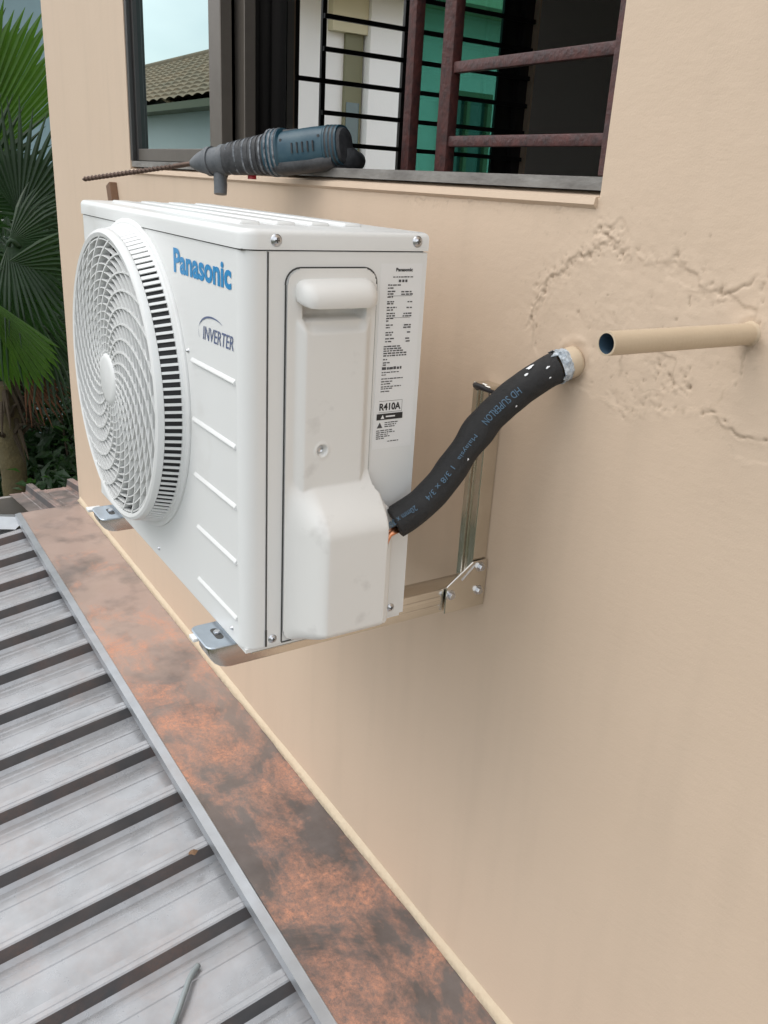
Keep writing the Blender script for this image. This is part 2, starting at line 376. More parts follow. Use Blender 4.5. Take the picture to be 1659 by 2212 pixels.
# rough plaster with patched and cracked render round the pipe holes
xs = np.unique(np.round(np.r_[np.arange(DX0, WX1, .002), np.arange(WX1, DX1, .002), DX1], 5))
zs = np.unique(np.round(np.r_[np.arange(DZ0, WZ0, .002), np.arange(WZ0, DZ1, .002), DZ1], 5))
X, Z = np.meshgrid(xs, zs, indexing='ij')
cracks = {'a': ([(-.008, .404), (-.007, .426), (.003, .449), (.03, .47), (.061, .49), (.094, .507), (.119, .518)], 1.0),
          'blob': ([(.097, .529), (.122, .518), (.133, .505)], 1.6),
          'b': ([(.136, .506), (.177, .499), (.222, .506), (.244, .493), (.285, .474)], 1.0),
          'b2': ([(.285, .474), (.306, .484), (.335, .501), (.36, .53)], .7),
          'c': ([(.331, .53), (.33, .489), (.335, .452), (.332, .432), (.328, .402), (.322, .366)], .55),
          'd': ([(.290, .346), (.318, .346), (.333, .342), (.347, .333), (.374, .336), (.42, .345)], .9),
          'e': ([(.154, .326), (.178, .32), (.211, .339), (.239, .337)], .6),
          'sill': ([(-.35, .548), (-.307, .55), (-.186, .551), (-.082, .556), (.011, .553), (.084, .556)], .45),
          'f': ([(.095, .42), (.141, .427), (.172, .454), (.199, .462)], .35),
          'g': ([(.219, .385), (.233, .366), (.258, .377)], .8)}
def nfield(sc, ox, oct_=3):
    out = np.empty(X.size); k = 0
    for x_, z_ in zip(X.ravel(), Z.ravel()):
        out[k] = noise.fractal(Vector((x_*sc+ox, z_*sc, ox)), 1.0, 2.0, oct_); k += 1
    return out.reshape(X.shape)
nA = nfield(150, 3.1, 4); nB = nfield(52, 9.7); nC = nfield(9, 20.3, 2)
wob = nfield(40, 44.0, 2)*.009
hgt = np.zeros_like(X); dirt = np.zeros_like(X)  # dirt is the mask of the darker brown tint
for key, (pl, amp) in cracks.items():
    dmin = np.full(X.shape, 9.0)
    for (ax, az), (bx, bz) in zip(pl[:-1], pl[1:]):
        vx, vz = bx-ax, bz-az; t = np.clip(((X-ax)*vx+(Z-az)*vz)/(vx*vx+vz*vz), 0, 1)
        dmin = np.minimum(dmin, np.hypot(X-ax-t*vx+wob, Z-az-t*vz+wob[::-1, :]))
    if key in 'cd' or key == 'b2':
        hgt -= amp*.0040*np.exp(-(dmin/.0015)**2); dirt = np.maximum(dirt, amp*.8*np.exp(-(dmin/.0015)**2))
        hgt += amp*(.0004+.0010*np.abs(nA))*np.exp(-((dmin-.005)/.004)**2)
    else:
        w_ = np.exp(-(dmin/.011)**2)*np.clip(.8+.9*nC, .3, 1.3)
        hgt += amp*w_*(nA*.0017+nB*.0008)
        pit = np.clip(-nA-.22, 0, 1)*w_*amp
        hgt -= pit*.0042; dirt = np.maximum(dirt, np.clip(pit*1.5, 0, .55))
def poly_sd(P):
    ins = np.zeros(X.shape, bool); dm = np.full(X.shape, 9.0); xx = X+wob; zz = Z+wob[:, ::-1]*.8+nB*.004+nA*.0018
    for (ax, az), (bx, bz) in zip(P, P[1:]+P[:1]):
        vx, vz = bx-ax, bz-az; t = np.clip(((xx-ax)*vx+(zz-az)*vz)/(vx*vx+vz*vz), 0, 1)
        dm = np.minimum(dm, np.hypot(xx-ax-t*vx, zz-az-t*vz))
        c_ = ((az > zz) != (bz > zz)) & (xx < (bx-ax)*(zz-az)/(bz-az+1e-12)+ax); ins ^= c_
    return np.where(ins, -dm, dm)
# old render left bare where layers of paint have come away: shallow steps with ragged edges
for P, dep in (([(-.008, .38), (-.008, .425), (.003, .449), (.03, .47), (.061, .49), (.094, .507), (.119, .518), (.136, .506), (.177, .499), (.222, .506), (.244, .493), (.285, .474), (.328, .47), (.326, .40), (.30, .35), (.239, .337), (.178, .322), (.10, .33), (.04, .335)], .0013),
               ([(.10, .535), (.125, .545), (.145, .525), (.138, .500), (.115, .508)], .0012), ([(.155, .40), (.20, .41), (.235, .395), (.24, .365), (.20, .35), (.16, .362)], .0010),
               ([(.30, .345), (.333, .342), (.347, .333), (.374, .336), (.45, .345), (.47, .30), (.34, .31)], .0010), ([(.20, .50), (.24, .497), (.26, .483), (.235, .476), (.205, .485)], .0012),
               ([(-.35, .552), (-.186, .5535), (-.082, .558), (.011, .555), (.086, .558), (.086, .5655), (-.35, .5655)], -.0010)):
    sd_ = poly_sd(P); hgt -= dep*sstep(.0010, -.0010, sd_)
    dirt = np.maximum(dirt, .34*np.exp(-(sd_/.0017)**2)*np.clip(.35+nC*1.5+nB, 0, 1))
    hgt += abs(dep)*.5*np.exp(-((sd_-.0032)/.0018)**2)*np.clip(nB*2+.3, 0, 1)
patch = np.exp(-(((X-.15)/.20)**2+((Z-.43)/.12)**2)**2)
hgt += patch*(nB*.0007+nA*.0003)+nC*.0008+nB*.00018
sp = np.clip(nB*nA-.20, 0, 1)*patch; hgt -= sp*.006; dirt = np.maximum(dirt, np.clip(sp*2.4, 0, .5))
for cx_, cz_, rr in ((.0805, .364, .025), (.3277, .4402, .016)):      # worn plaster round the two pipes
    dd = np.hypot(X-cx_, Z-cz_)
    hgt += .0016*np.exp(-((dd-rr-.003)/.005)**2)*(1+.8*nB)
    dirt = np.maximum(dirt, .55*np.exp(-((dd-rr)/.005)**2)*np.clip(.4+(cz_-Z)*30+nB, 0, 1))  # darker ring, stronger below each pipe
edge = sstep(0, .05, X-DX0)*sstep(0, .05, DX1-X)*sstep(0, .05, Z-DZ0)*sstep(0, .05, DZ1-Z)
hgt *= edge*.60
ny = len(zs); idx = np.arange(X.size).reshape(X.shape)
ci, cj = np.meshgrid(np.arange(len(xs)-1), np.arange(ny-1), indexing='ij')
keep = ~((xs[ci] < WX1-1e-6) & (zs[cj] > WZ0-1e-6))
q = np.stack([idx[ci, cj], idx[ci+1, cj], idx[ci+1, cj+1], idx[ci, cj+1]], -1)[keep]
V = np.stack([X, -np.clip(hgt, -.006, .012), Z], -1).reshape(-1, 3)
vs = [tuple(v) for v in V]; fs = [tuple(int(k) for k in r_) for r_ in q]
iw = int(np.argmin(abs(xs-WX1))); jw = int(np.argmin(abs(zs-WZ0)))
for seq in ([idx[iw, j] for j in range(jw, ny)], [idx[i, jw] for i in range(0, iw+1)]):     # turn the render into the opening
    st = len(vs)
    for k in seq: vs.append((vs[k][0], .010, vs[k][2]))
    for a in range(len(seq)-1): fs.append((int(seq[a]), int(seq[a+1]), st+a+1, st+a))
me = bpy.data.meshes.new('plaster'); me.from_pydata(vs, [], fs)
me.polygons.foreach_set('use_smooth', [True]*len(me.polygons))
at_ = me.attributes.new('dirt', 'FLOAT', 'POINT')
at_.data.foreach_set('value', np.r_[dirt.ravel()*edge.ravel(), np.zeros(len(vs)-X.size)].astype(np.float32))
bm = bmesh.new(); bm.from_mesh(me); bmesh.ops.recalc_face_normals(bm, faces=bm.faces); bmesh.ops.delete(bm, geom=[v for v in bm.verts if not v.link_faces], context='VERTS'); bm.to_mesh(me); bm.free()
link('plaster_patch', me, 'wall', house)
# plaster lip under the window, floor, ceiling, roof slab
MB().prism([(.0, .552), (-.006, .557), (-.004, .5655), (.03, .573), (.03, .5665), (.012, .5642)], 'X', WX0+.002, WX1-.003).build('plaster_lip', 'wall', house)
B('room_floor', 'room', house, XC+.14, 2.26, .14, 4.06, -.45, -.40)
B('room_ceiling', 'room', house, XC+.14, 2.26, .14, 4.06, 2.40, 2.45)
MB().box(XC+.133, XC+.136, .14, .94, -.4, 2.4).box(XC+.133, XC+.136, 2.23, 4.05, -.4, 2.4).box(XC+.133, XC+.136, .94, 2.23, -.4, .3).box(XC+.133, XC+.136, .94, 2.23, 1.95, 2.4)\
    .box(XC+.14, 2.26, 4.05, 4.066, -.4, 2.4).box(2.255, 2.267, .14, 4.05, -.4, 2.4).build('room_wall', 'room', house)
MB().box(XC+.14, WX0-.01, .133, .137, -.4, 2.4).box(WX1+.01, 2.25, .133, .137, -.4, 2.4).box(WX0-.01, WX1+.01, .133, .137, -.4, .555).build('room_front_wall', 'room', house)
B('roof_slab', 'concrete', house, XC-.02, 2.42, -.02, 4.22, 3.003, 3.12)
# sealant fillet along the roof flashing
bead = MB(); bp_ = []
nx = 160
for i in range(nx+1):
    x_ = XC+.02+(2.3-XC-.02)*i/nx; w = noise.noise(Vector((x_*3, 0, 0)))*.004+noise.noise(Vector((x_*17, 4, 0)))*.0025
    bp_ += [(x_, 0.001, -.772+w), (x_, -.0015, -.7725+w*.8), (x_, -.0045-w*.2, -.780), (x_, -.013-w, -.7872), (x_, 0.001, -.793)]
bead.add(bp_, [(i*5+j, i*5+j+1, i*5+6+j, i*5+5+j) for i in range(nx) for j in range(4)])
bead.build('sealant_bead', 'bead', house, smooth=True)

# --- front sliding window
win = thing('window', None, None); win.parent = house; win.location = -house.location; win.name = 'window'
def wb(name, m, *b, bevel=.0015): return B(name, m, win, *b, bevel=bevel, segs=1)
trk = MB().box(WX0, WX1-.001, .004, .100, .5735, .582)
for y0, y1 in ((.004, .012), (.046, .052), (.090, .100)): trk.box(WX0, WX1-.001, y0, y1, .582, .589)
trk.build('bottom_track', 'track', win)
wb('left_frame', 'frame_dark', WX0+.001, WX0+.020, .002, .100, .5895, WZ1)
wb('top_frame', 'frame_dark', WX0+.021, WX1-.002, .002, .100, WZ1-.045, WZ1-.001)
wb('right_frame', 'rust', WX1-.013, WX1-.001, .003, .100, .5895, WZ1-.046)
def sash(x0, x1, y0, sw_l, sw_r, glassmat):
    y1 = y0+.028
    wb('sash_stile', 'frame_dark' if sw_l < .02 else 'frame', x0, x0+sw_l, y0, y1, .5895, WZ1-.047)
    wb('sash_stile', 'frame', x1-sw_r, x1, y0, y1, .5895, WZ1-.047)
    wb('sash_rail', 'frame', x0+sw_l+.0005, x1-sw_r-.0005, y0+.001, y1-.001, .590, .622)
    wb('sash_rail', 'frame', x0+sw_l+.0005, x1-sw_r-.0005, y0+.001, y1-.001, WZ1-.09, WZ1-.048)
    B('pane', glassmat, win, x0+sw_l-.004, x1-sw_r+.004, y0+.012, y0+.017, .618, WZ1-.085)
sash(WX0+.021, -1.135, .014, .014, .070, 'pane')
sash(-1.72, -1.100, .056, .050, .055, 'pane')
# dark pleated sheet added to keep the zone beside the sashes black
cv = MB(); n_ = 60; pts = []
for i in range(n_+1):
    x_ = -1.66+i*(.445/n_); y_ = .21+.022*math.sin(i*.95)+.008*math.sin(i*2.7)
    pts += [(x_, y_, -.38), (x_, y_, 2.2), (x_, y_+.004, 2.2), (x_, y_+.004, -.38)]
cv.add(pts, [(i*4+j, i*4+(j+1) % 4, i*4+4+(j+1) % 4, i*4+4+j) for i in range(n_) for j in range(4)])
cur = cv.build('backdrop', 'backdrop', None, smooth=True)
tag(cur, 'dark pleated backdrop added inside the sliding window for its black zone', 'backdrop')
# --- rust coloured security grille
gr = thing('security_grille', None, None); gr.parent = house; gr.location = -house.location
for x0, x1 in ((-.530, -.506), (-.424, -.392)):
    B('post', 'rust', gr, x0, x1, .112, .132, .5895 if x0 > 0 else .566, WZ1-.05, bevel=.003)
for k in range(10):
    z0 = .631+k*.112
    B('bar', 'rust', gr, -.3915, WX1-.002, .115, .129, z0, z0+.0170, bevel=.002)
# --- side window with black grille
sw = thing('side_window', None, None); sw.parent = house; sw.location = -house.location
xs0, xs1 = XC+.03, XC+.10
for nm, b in (('frame', (.951, .985, .301, 1.949)), ('frame', (2.165, 2.219, .301, 1.949)), ('frame', (.986, 2.164, .301, .345)), ('frame', (.986, 2.164, 1.905, 1.949))):
    B(nm, 'frame_dark', sw, xs0, xs1, *b, bevel=.002)
for y0, y1 in ((1.555, 1.62), (2.085, 2.163)):
    B('sash_stile', 'frame_dark', sw, xs0+.01, xs0+.035, y0, y1, .346, 1.904, bevel=.002)
B('sash_stile', 'frame_dark', sw, xs0+.04, xs0+.06, 1.50, 1.553, .346, 1.904, bevel=.002)
B('pane', 'green_glass', sw, xs0+.020, xs0+.025, 1.62, 2.085, .346, 1.904)
for y_ in (1.088, 1.56, 2.03):
    B('grille_upright', 'black_bar', sw, xs1+.004, xs1+.020, y_-.010, y_+.010, .31, 1.94)
for k in range(13):
    z_ = .355+k*.1195
    B('grille_bar', 'black_bar', sw, xs1+.022, xs1+.036, 1.080 if k != 5 else .953, 2.20, z_-.009, z_+.009)

# ================================================================== porch roof
roof = thing('metal_roof', 'grey ribbed metal porch roof with a dusty flashing under the condenser', 'roof', (-.6, -.9, -3.7))
SL = .165; YT = -.275; XH = -2.70; EAVE = -1.15
def rz(y): return -.862+SL*(y-YT)
RIB0 = -.575
def rib_profile(pitch=.2):
    # offsets across one pitch, centred on the rib (x, height)
    return [(-.1, 0), (-.043, 0), (-.040, .0025), (-.034, .0025), (-.031, 0), (-.0225, 0), (-.0205, .012), (-.0165, .0395), (-.0145, .0425), (-.003, .0425), (-.0015, .0442), (.0015, .0442), (.003, .0425), (.0125, .0425), (.0150, .0390), (.0205, .010),
            (.0290, 0), (.034, 0), (.037, .0025), (.047, .0025), (.050, 0), (.068, 0), (.070, .0022), (.076, .0022), (.078, 0), (.1, 0)]
def sheet(name, ribs, ytop, m, y_end, along='Y'):
    prof = []
    for xr in ribs:
        for dx, h in rib_profile():
            if prof and abs(prof[-1][0]-(xr+dx)) < 1e-6: continue
            prof.append((xr+dx, h))
    ny_ = 14; vs = []; n = len(prof)
    for th in (0, -.0012):
        for j in range(ny_+1):
            for x_, h in prof:
                yt = ytop(x_); y_ = yt+(y_end-yt)*j/ny_
                wv = .0012*noise.noise(Vector((x_*3, y_*5, 1.7)))
                vs.append((x_, y_, rz(y_)+h+th+wv) if along == 'Y' else (y_, x_, rz2(y_)+h+th+wv))
    off = n*(ny_+1); fs = []
    for j in range(ny_):
        for i in range(n-1):
            a = j*n+i; fs.append((a, a+1, a+1+n, a+n)); fs.append((off+a, off+a+n, off+a+1+n, off+a+1))
    fs += [(ny_*n+i, ny_*n+i+1, off+ny_*n+i+1, off+ny_*n+i) for i in range(n-1)]
    ob = MB().add(vs, fs).build(name, m, roof, fix=False)
    ob.data.materials.append(M['rib_shade'])               # rib sides painted dark to deepen their shade bands
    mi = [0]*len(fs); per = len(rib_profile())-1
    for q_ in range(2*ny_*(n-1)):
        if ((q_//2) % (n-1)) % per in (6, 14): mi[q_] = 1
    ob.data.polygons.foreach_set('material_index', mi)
    return ob
def top_y(x_): return -.17 if x_ > XH else YT-(XH-x_)*1.0
ks = list(range(-13, 15))
for g0 in range(-9, 12, 3):                       # three ribs to a sheet
    ribs = [RIB0+.2*k for k in range(g0, g0+3)]
    if ribs[0] > 2.2: continue
    sheet('roof_sheet', ribs, top_y, 'sheet', EAVE)
ribs = [RIB0+.2*k for k in (-12, -11, -10)]
sheet('roof_sheet', [r_ for r_ in ribs], top_y, 'sheet', EAVE-.001)
def rz2(x_): return -.858+SL*(x_-XH)
XE = XH-.80
for g0 in range(3):
    rr = [-.07+.2*k for k in range(g0*4, g0*4+4)]
    ht = lambda y_: XH+.02 if y_ > YT else XH-(YT-y_)
    sheet('hip_sheet', rr, ht, 'hip_sheet', XE, along='X')
def grid_sheet(name, m, f, nu, nv, th=.0012, parent=roof):
    vs = [f(u/nu, v/nv, 0) for u in range(nu+1) for v in range(nv+1)]+[f(u/nu, v/nv, th) for u in range(nu+1) for v in range(nv+1)]
    k = (nu+1)*(nv+1); s_ = nv+1; fs = []
    for u in range(nu):
        for v in range(nv):
            a = u*s_+v; fs += [(a, a+1, a+1+s_, a+s_), (k+a, k+a+s_, k+a+s_+1, k+a+1)]
    for u in range(nu):
        a = u*s_; fs += [(a, a+s_, k+a+s_, k+a), (a+nv, k+a+nv, k+a+s_+nv, a+s_+nv)]
    for v in range(nv): fs += [(v, k+v, k+v+1, v+1), (nu*s_+v, nu*s_+v+1, k+nu*s_+v+1, k+nu*s_+v)]
    ob = MB().add(vs, fs).build(name, m, parent, auto=.5); return ob
def fl(u, v, t):
    x_ = XH+u*(2.38-XH); y_ = -.004-v*.247
    w = (.0022*noise.noise(Vector((x_*2.6, y_*6, 0)))+.0008*noise.noise(Vector((x_*9, y_*14, 3))))*min(1, v*6)
    return (x_, y_, -.7885-.006*v+w-t)
flash = grid_sheet('flashing', 'flash', fl, 260, 14)
def fl2(u, v, t):
    x_ = XH+u*(2.38-XH); w = .0016*noise.noise(Vector((x_*4, 0, 5)))
    pr = [(-.2505, -.7950), (-.2530, -.7925), (-.2745, -.7960), (-.2765, -.8130)]
    a = v*3; i = min(2, int(a)); a -= i
    return (x_, pr[i][0]*(1-a)+pr[i+1][0]*a, pr[i][1]*(1-a)+pr[i+1][1]*a+w-t)
grid_sheet('flashing_lip', 'lip', fl2, 200, 6, parent=flash)
# hip cap and side flashing
def cap(u, v, t):
    c = Vector((XH+.045, -.235, -.8035))+Vector((-1, -1, -SL))*(u*.90)
    d = Vector((1, -1, 0)).normalized(); s_ = (v-.5)*2
    return tuple(c+d*s_*.085+Vector((0, 0, .004*(1-abs(s_))-.018*abs(s_)-t)))
grid_sheet('hip_cap', 'lip', cap, 8, 8)
def sfl(u, v, t):
    y_ = -.268+u*2.4; return (XH+.012-v*.075, y_, -.797-.026*v-t)
grid_sheet('side_flashing', 'hip_sheet', sfl, 12, 4)
B('fascia', 'fascia', roof, XH-.55, 2.4, EAVE+.01, EAVE+.035, rz(EAVE)-.16, rz(EAVE)-.005)
B('fascia', 'fascia', roof, XE+.01, XE+.035, -.95, 2.3, rz2(XE)-.16, rz2(XE)-.005)
for x_ in (-2.6, -.2, 2.2): B('porch_post', 'fascia', roof, x_-.05, x_+.05, EAVE+.05, EAVE+.15, -3.7, rz(EAVE)-.02)

# ================================================================== air conditioner condenser
WD, H, HL = .6734, .515, .0215
YB, YF = -.1905, -.4304
ZL = H-HL
ac = thing('air_conditioner', 'white outdoor air conditioner condenser with round fan guard mounted on the beige wall', 'air conditioner', (-.33, -.31, 0))
rc = .020
def arc(cx, cy, r, a0, a1, n=6): return [(cx+r*math.cos(R(a0+(a1-a0)*i/n)), cy+r*math.sin(R(a0+(a1-a0)*i/n))) for i in range(n+1)]
# front panel: flat face with a round opening, rounded vertical corners, short returns
FC = (-.4005, .2715); FR = .2065
x0f, x1f = -WD+rc, -rc
angs = sorted(set([i*2*PI/96 for i in range(96)]+[math.atan2(z-FC[1], x-FC[0]) % (2*PI) for x in (x0f, x1f) for z in (.002, ZL-.0015)]))
inner = []; outer = []
for a in angs:
    c, s_ = math.cos(a), math.sin(a); t = 9
    if c > 1e-9: t = min(t, (x1f-FC[0])/c)
    if c < -1e-9: t = min(t, (x0f-FC[0])/c)
    if s_ > 1e-9: t = min(t, (ZL-.0015-FC[1])/s_)
    if s_ < -1e-9: t = min(t, (.002-FC[1])/s_)
    inner.append((FC[0]+c*FR, YF, FC[1]+s_*FR)); outer.append((FC[0]+c*t, YF, FC[1]+s_*t))
n = len(angs)
fp = MB().add(inner+outer, [(i, (i+1) % n, n+(i+1) % n, n+i) for i in range(n)])
fp.add([(v[0], YF+.03, v[2]) for v in inner]+inner, [(i, (i+1) % n, n+(i+1) % n, n+i) for i in range(n)])
for side in (0, 1):
    pr = [(-rc, YF)]+arc(-rc, YF+rc, rc, -90, 0)+[(0, -.4025)]
    if side: pr = [(-WD-x, y) for x, y in pr]
    fp.add([(x, y, .002) for x, y in pr]+[(x, y, ZL-.0015) for x, y in pr], [(i, i+1, len(pr)+i+1, len(pr)+i) for i in range(len(pr)-1)])
front = fp.build('front_panel', 'ac', ac, auto=.5)
# cabinet shell behind
cb = MB()
NY0, NY1, NZ0, NZ1 = -.3615, -.2735, .4110, .4440        # hand hold let into the side
cb.box(-WD+.001, -.027, -.4015, YB, .002, ZL-.0015)
for b_ in ((-.4015, NY0, .002, ZL-.0015), (NY1, YB, .002, ZL-.0015), (NY0, NY1, .002, NZ0), (NY0, NY1, NZ1, ZL-.0015)): cb.box(-.027, -.001, *b_)
# fan well cut as a dark lined drum in front of the shell
cab = cb.build('cabinet', 'ac', ac)
sp_ = MB()
for b_ in ((-.4003, NY0, .003, ZL-.002), (NY1, YB+.0008, .003, ZL-.002), (NY0, NY1, .003, NZ0), (NY0, NY1, NZ1, ZL-.002)): sp_.box(-.0009, .0006, *b_)
sp_.build('side_panel', 'ac', ac)
B('side_panel', 'ac', ac, -WD-.0006, -WD+.0009, -.4003, YB+.0008, .003, ZL-.002)
B('base_pan', 'ac', ac, -WD+.004, -.004, YF+.003, YB-.002, -.004, .0015)
# panel seam on the right side
MB().box(.0007, .0010, -.4022, -.4008, .02, ZL-.002).build('seam', 'seam', ac)
MB().box(.0007, .0012, -.4030, -.4003, .002, .026).build('seam', 'seam', ac)
MB().lathe([(FR-.001, YF+.001), (FR-.004, YF+.0275), (.0, YF+.0276)], (FC[0], 0, FC[1]), 'Y', 64).build('fan_well', 'ac_dark', ac)
# lid
pr = arc(-rc+.002, YF+rc-.002, rc, -90, 0)+[(.002, YB+.001), (-WD-.002, YB+.001)]+[(-WD-x, y) for x, y in arc(-rc+.002, YF+rc-.002, rc, -90, 0)][::-1]
lid = MB().prism(pr, 'Z', ZL, H)
me = lid.mesh('lid')
bm = bmesh.new(); bm.from_mesh(me)
bmesh.ops.bevel(bm, geom=[e for e in bm.edges if all(v.co.z > H-1e-5 for v in e.verts)], offset=.007, segments=4, profile=.5, affect='EDGES')
bm.to_mesh(me); bm.free(); smooth_by_angle(me, .6)
lid = link('lid', me, 'ac', ac)
# raised pressings on the lid
for y0, y1 in ((-.402, -.376), (-.356, -.330), (-.310, -.284), (-.264, -.238)):
    MB().box(-WD+.09, -.075, y0, y1, H-.002, H+.0042).build('lid_ridge', 'ac', lid, bevel=.004, segs=3, auto=.9)
MB().box(-WD+.02, -.006, YF+.0005, YB-.001, ZL-.0017, ZL+.0003).build('lid_gap', 'seam', ac)
def screw(pos, axis, parent, r=.0052, name='screw'):
    pr = [(0, .0032), (r*.55, .003), (r*.62, .0018), (r*.9, .0014), (r*1.25, .0006), (r*1.25, -.001)]
    if axis == '-Y': pr = [(a, -h) for a, h in pr]
    sc = MB().lathe(pr, pos, axis[-1], 14).build(name, 'zinc', parent, smooth=True)
    w = r*.5; t = r*.14; e = .0034
    if axis == 'X': MB().box(pos[0]+.003, pos[0]+e, pos[1]-w, pos[1]+w, pos[2]-t, pos[2]+t).box(pos[0]+.003, pos[0]+e+.0001, pos[1]-t, pos[1]+t, pos[2]-w, pos[2]+w).build('screw_slot', 'seam', sc)
    return sc
screw((.002, -.3925, .5035), 'X', ac, .0054); screw((.002, -.2065, .5045), 'X', ac, .0054)
screw((.0006, -.2115, .0150), 'X', ac, .0048); screw((.0006, -.3925, .0115), 'X', ac, .0048)
for x_, z_ in ((-.1745, .3535), (-.327, .0165), (-.040, .0165), (-.635, .06)): screw((x_, YF, z_), '-Y', ac, .0026)
MB().lathe([(0, .0004), (.0022, .0004), (.0022, -.001)], (.0008, -.2365, .006), 'X', 10).build('drain_hole', 'seam', ac)
# pressed ridges right of the fan
for z_, xa, xb in ((.3437, -.162, -.0235), (.266, -.1625, -.0235), (.190, -.161, -.0235), (.1165, -.1555, -.0235), (.0375, -.1568, -.0235)):
    MB().prism([(YF+.0005, z_+.0045), (YF-.0026, z_+.0005), (YF-.0030, z_-.0010), (YF-.0022, z_-.0022), (YF+.0005, z_-.0028)], 'X', xa, xb).build('pressed_ridge', 'ac', front, auto=.9)
# brand lettering
def flat_text(v, f, o, ux, uz, nrm, th=.0006):
    o, ux, uz, nrm = map(Vector, (o, ux, uz, nrm)); n = len(v)
    top = [o+ux*float(a)+uz*float(b)+nrm*th for a, b in v]
    return MB().add(top, f)
v, f = text_mesh('Panasonic', .034, .186, .0305)
flat_text(v, f, (-.2180, YF, .4466), (1, 0, 0), (0, 0, 1), (0, -1, 0)).build('brand_lettering', 'print_blue', ac, fix=False)
v, f = text_mesh('INVERTER', .006, .094, .0165, shear=.22)
mb = flat_text(v, f, (-.1215, YF, .3775), (1, 0, .02), (0, 0, 1), (0, -1, 0))
sw_pts = []
for i in range(25):                                  # swoosh over the word
    a = R(200-i*5.9); w = .0028*math.sin(PI*min(1, (i+.8)/25.5))+.0002
    cx_, cz_ = -.0860, .3850; rx_, rz_ = .0500, .0215
    sw_pts.append(((cx_+(rx_)*math.cos(a)), (cz_+(rz_)*math.sin(a)), w))
vs = [];
for x_, z_, w in sw_pts: vs += [(x_, YF-.0006, z_), (x_+w*.35, YF-.0006, z_+w*.9)]
mb.add(vs, [(2*i, 2*i+1, 2*i+3, 2*i+2) for i in range(24)])
mb.build('inverter_lettering', 'print_navy', ac, fix=False)
# ---------------- fan guard
gd = thing('fan_guard', None, None); gd.parent = ac; gd.location = -ac.location
PR = .040
MB().lathe([(.2055, YF-.0002), (.2295, YF-.0002), (.2295, YF-.003), (.2270, YF-.0048), (.2225, YF-.0052), (.2215, YF-.0085), (.2055, YF-.0085)], (FC[0], 0, FC[1]), 'Y', 128, True).build('base_ring', 'ac', gd, auto=.7)
MB().lathe([(.2040, YF-.031), (.2150, YF-.031), (.2155, YF-.0345), (.2135, YF-.0395), (.2095, YF-PR-.0015), (.2040, YF-PR)], (FC[0], 0, FC[1]), 'Y', 128, True).build('front_ring', 'ac', gd, auto=.7)
MB().lathe([(.2125, YF-.0305), (.2185, YF-.0086)], (FC[0], 0, FC[1]), 'Y', 96).build('slot_dark_sleeve', 'ac_dark', gd)  # black sleeve added behind the slats to darken the slots
# solid quarters of the rim above and below, open slots left and right
ns = 132
sl = MB().prism([(.2132, -.0305), (.2150, -.0305), (.2215, -.0086), (.2197, -.0086)], 'Z', -.0018, .0018).mesh('rim_slat')
sl.materials.append(M['ac'])
sl2 = MB().prism([(.2110, -.0303), (.2146, -.0303), (.2211, -.0088), (.2110, -.0088)], 'Z', -.0046, .0046).mesh('rim_slat_wide')
sl2.materials.append(M['ac'])
for i in range(ns):
    a = 2*PI*i/ns; ob = bpy.data.objects.new('rim_slat', sl); 
    ss = abs(math.sin(a))
    # slots narrow towards the top and bottom of the guard
    col.objects.link(ob); ob.parent = gd; ob.location = (FC[0], YF, FC[1]); ob.rotation_euler = (0, -a, 0)
    k = 1.0+max(0, ss-.66)/.34*1.75
    ob.scale = (1, 1, k*1.0)
# spiral fins
nf = 26; r0, r1 = .036, .2055
def fin_mesh(name, a_sw, w=.0026, d0=-.0270, d1=-.0395):
    m_ = 16; vs = []
    for i in range(m_+1):
        t = i/m_; r_ = r0+(r1-r0)*t; th = -a_sw*(t**1.15); dome = .004*(1-t*t)
        dr = (r1-r0); dth = -a_sw*1.15*(max(t, .01)**.15)
        tx = dr*math.cos(th)-r_*dth*math.sin(th); tz = dr*math.sin(th)+r_*dth*math.cos(th); L = math.hypot(tx, tz); nx_, nz_ = -tz/L, tx/L
        x_, z_ = r_*math.cos(th), r_*math.sin(th); hw = w/2
        vs += [(x_+nx_*hw, d0-dome, z_+nz_*hw), (x_-nx_*hw, d0-dome, z_-nz_*hw), (x_-nx_*hw, d1-dome, z_-nz_*hw), (x_+nx_*hw, d1-dome, z_+nz_*hw)]
    fs = [(i*4+j, i*4+(j+1) % 4, i*4+4+(j+1) % 4, i*4+4+j) for i in range(m_) for j in range(4)]+[(0, 1, 2, 3), (m_*4+3, m_*4+2, m_*4+1, m_*4)]
    me = MB().add(vs, fs).mesh(name); me.materials.append(M['ac']); return me
fm = fin_mesh('fin', 1.25)
for i in range(nf):
    ob = bpy.data.objects.new('fin', fm); col.objects.link(ob); ob.parent = gd; ob.location = (FC[0], YF, FC[1]); ob.rotation_euler = (0, -2*PI*i/nf, 0)
nr = 15
for i in range(nr):
    t = (i+.6)/nr; r_ = r0+(r1-r0)*t; dm = .004*(1-t*t)
    MB().lathe([(r_-.0008, YF-.0320-dm), (r_+.0008, YF-.0320-dm), (r_+.0009, YF-.0388-dm), (r_-.0009, YF-.0388-dm)], (FC[0], 0, FC[1]), 'Y', 88, True).build('guard_ring', 'ac', gd)
MB().lathe([(0, YF-.0475), (.030, YF-.0470), (.036, YF-.0455), (.0385, YF-.043), (.0385, YF-.031)], (FC[0], 0, FC[1]), 'Y', 48).build('hub_cap', 'ac', gd, auto=.7)
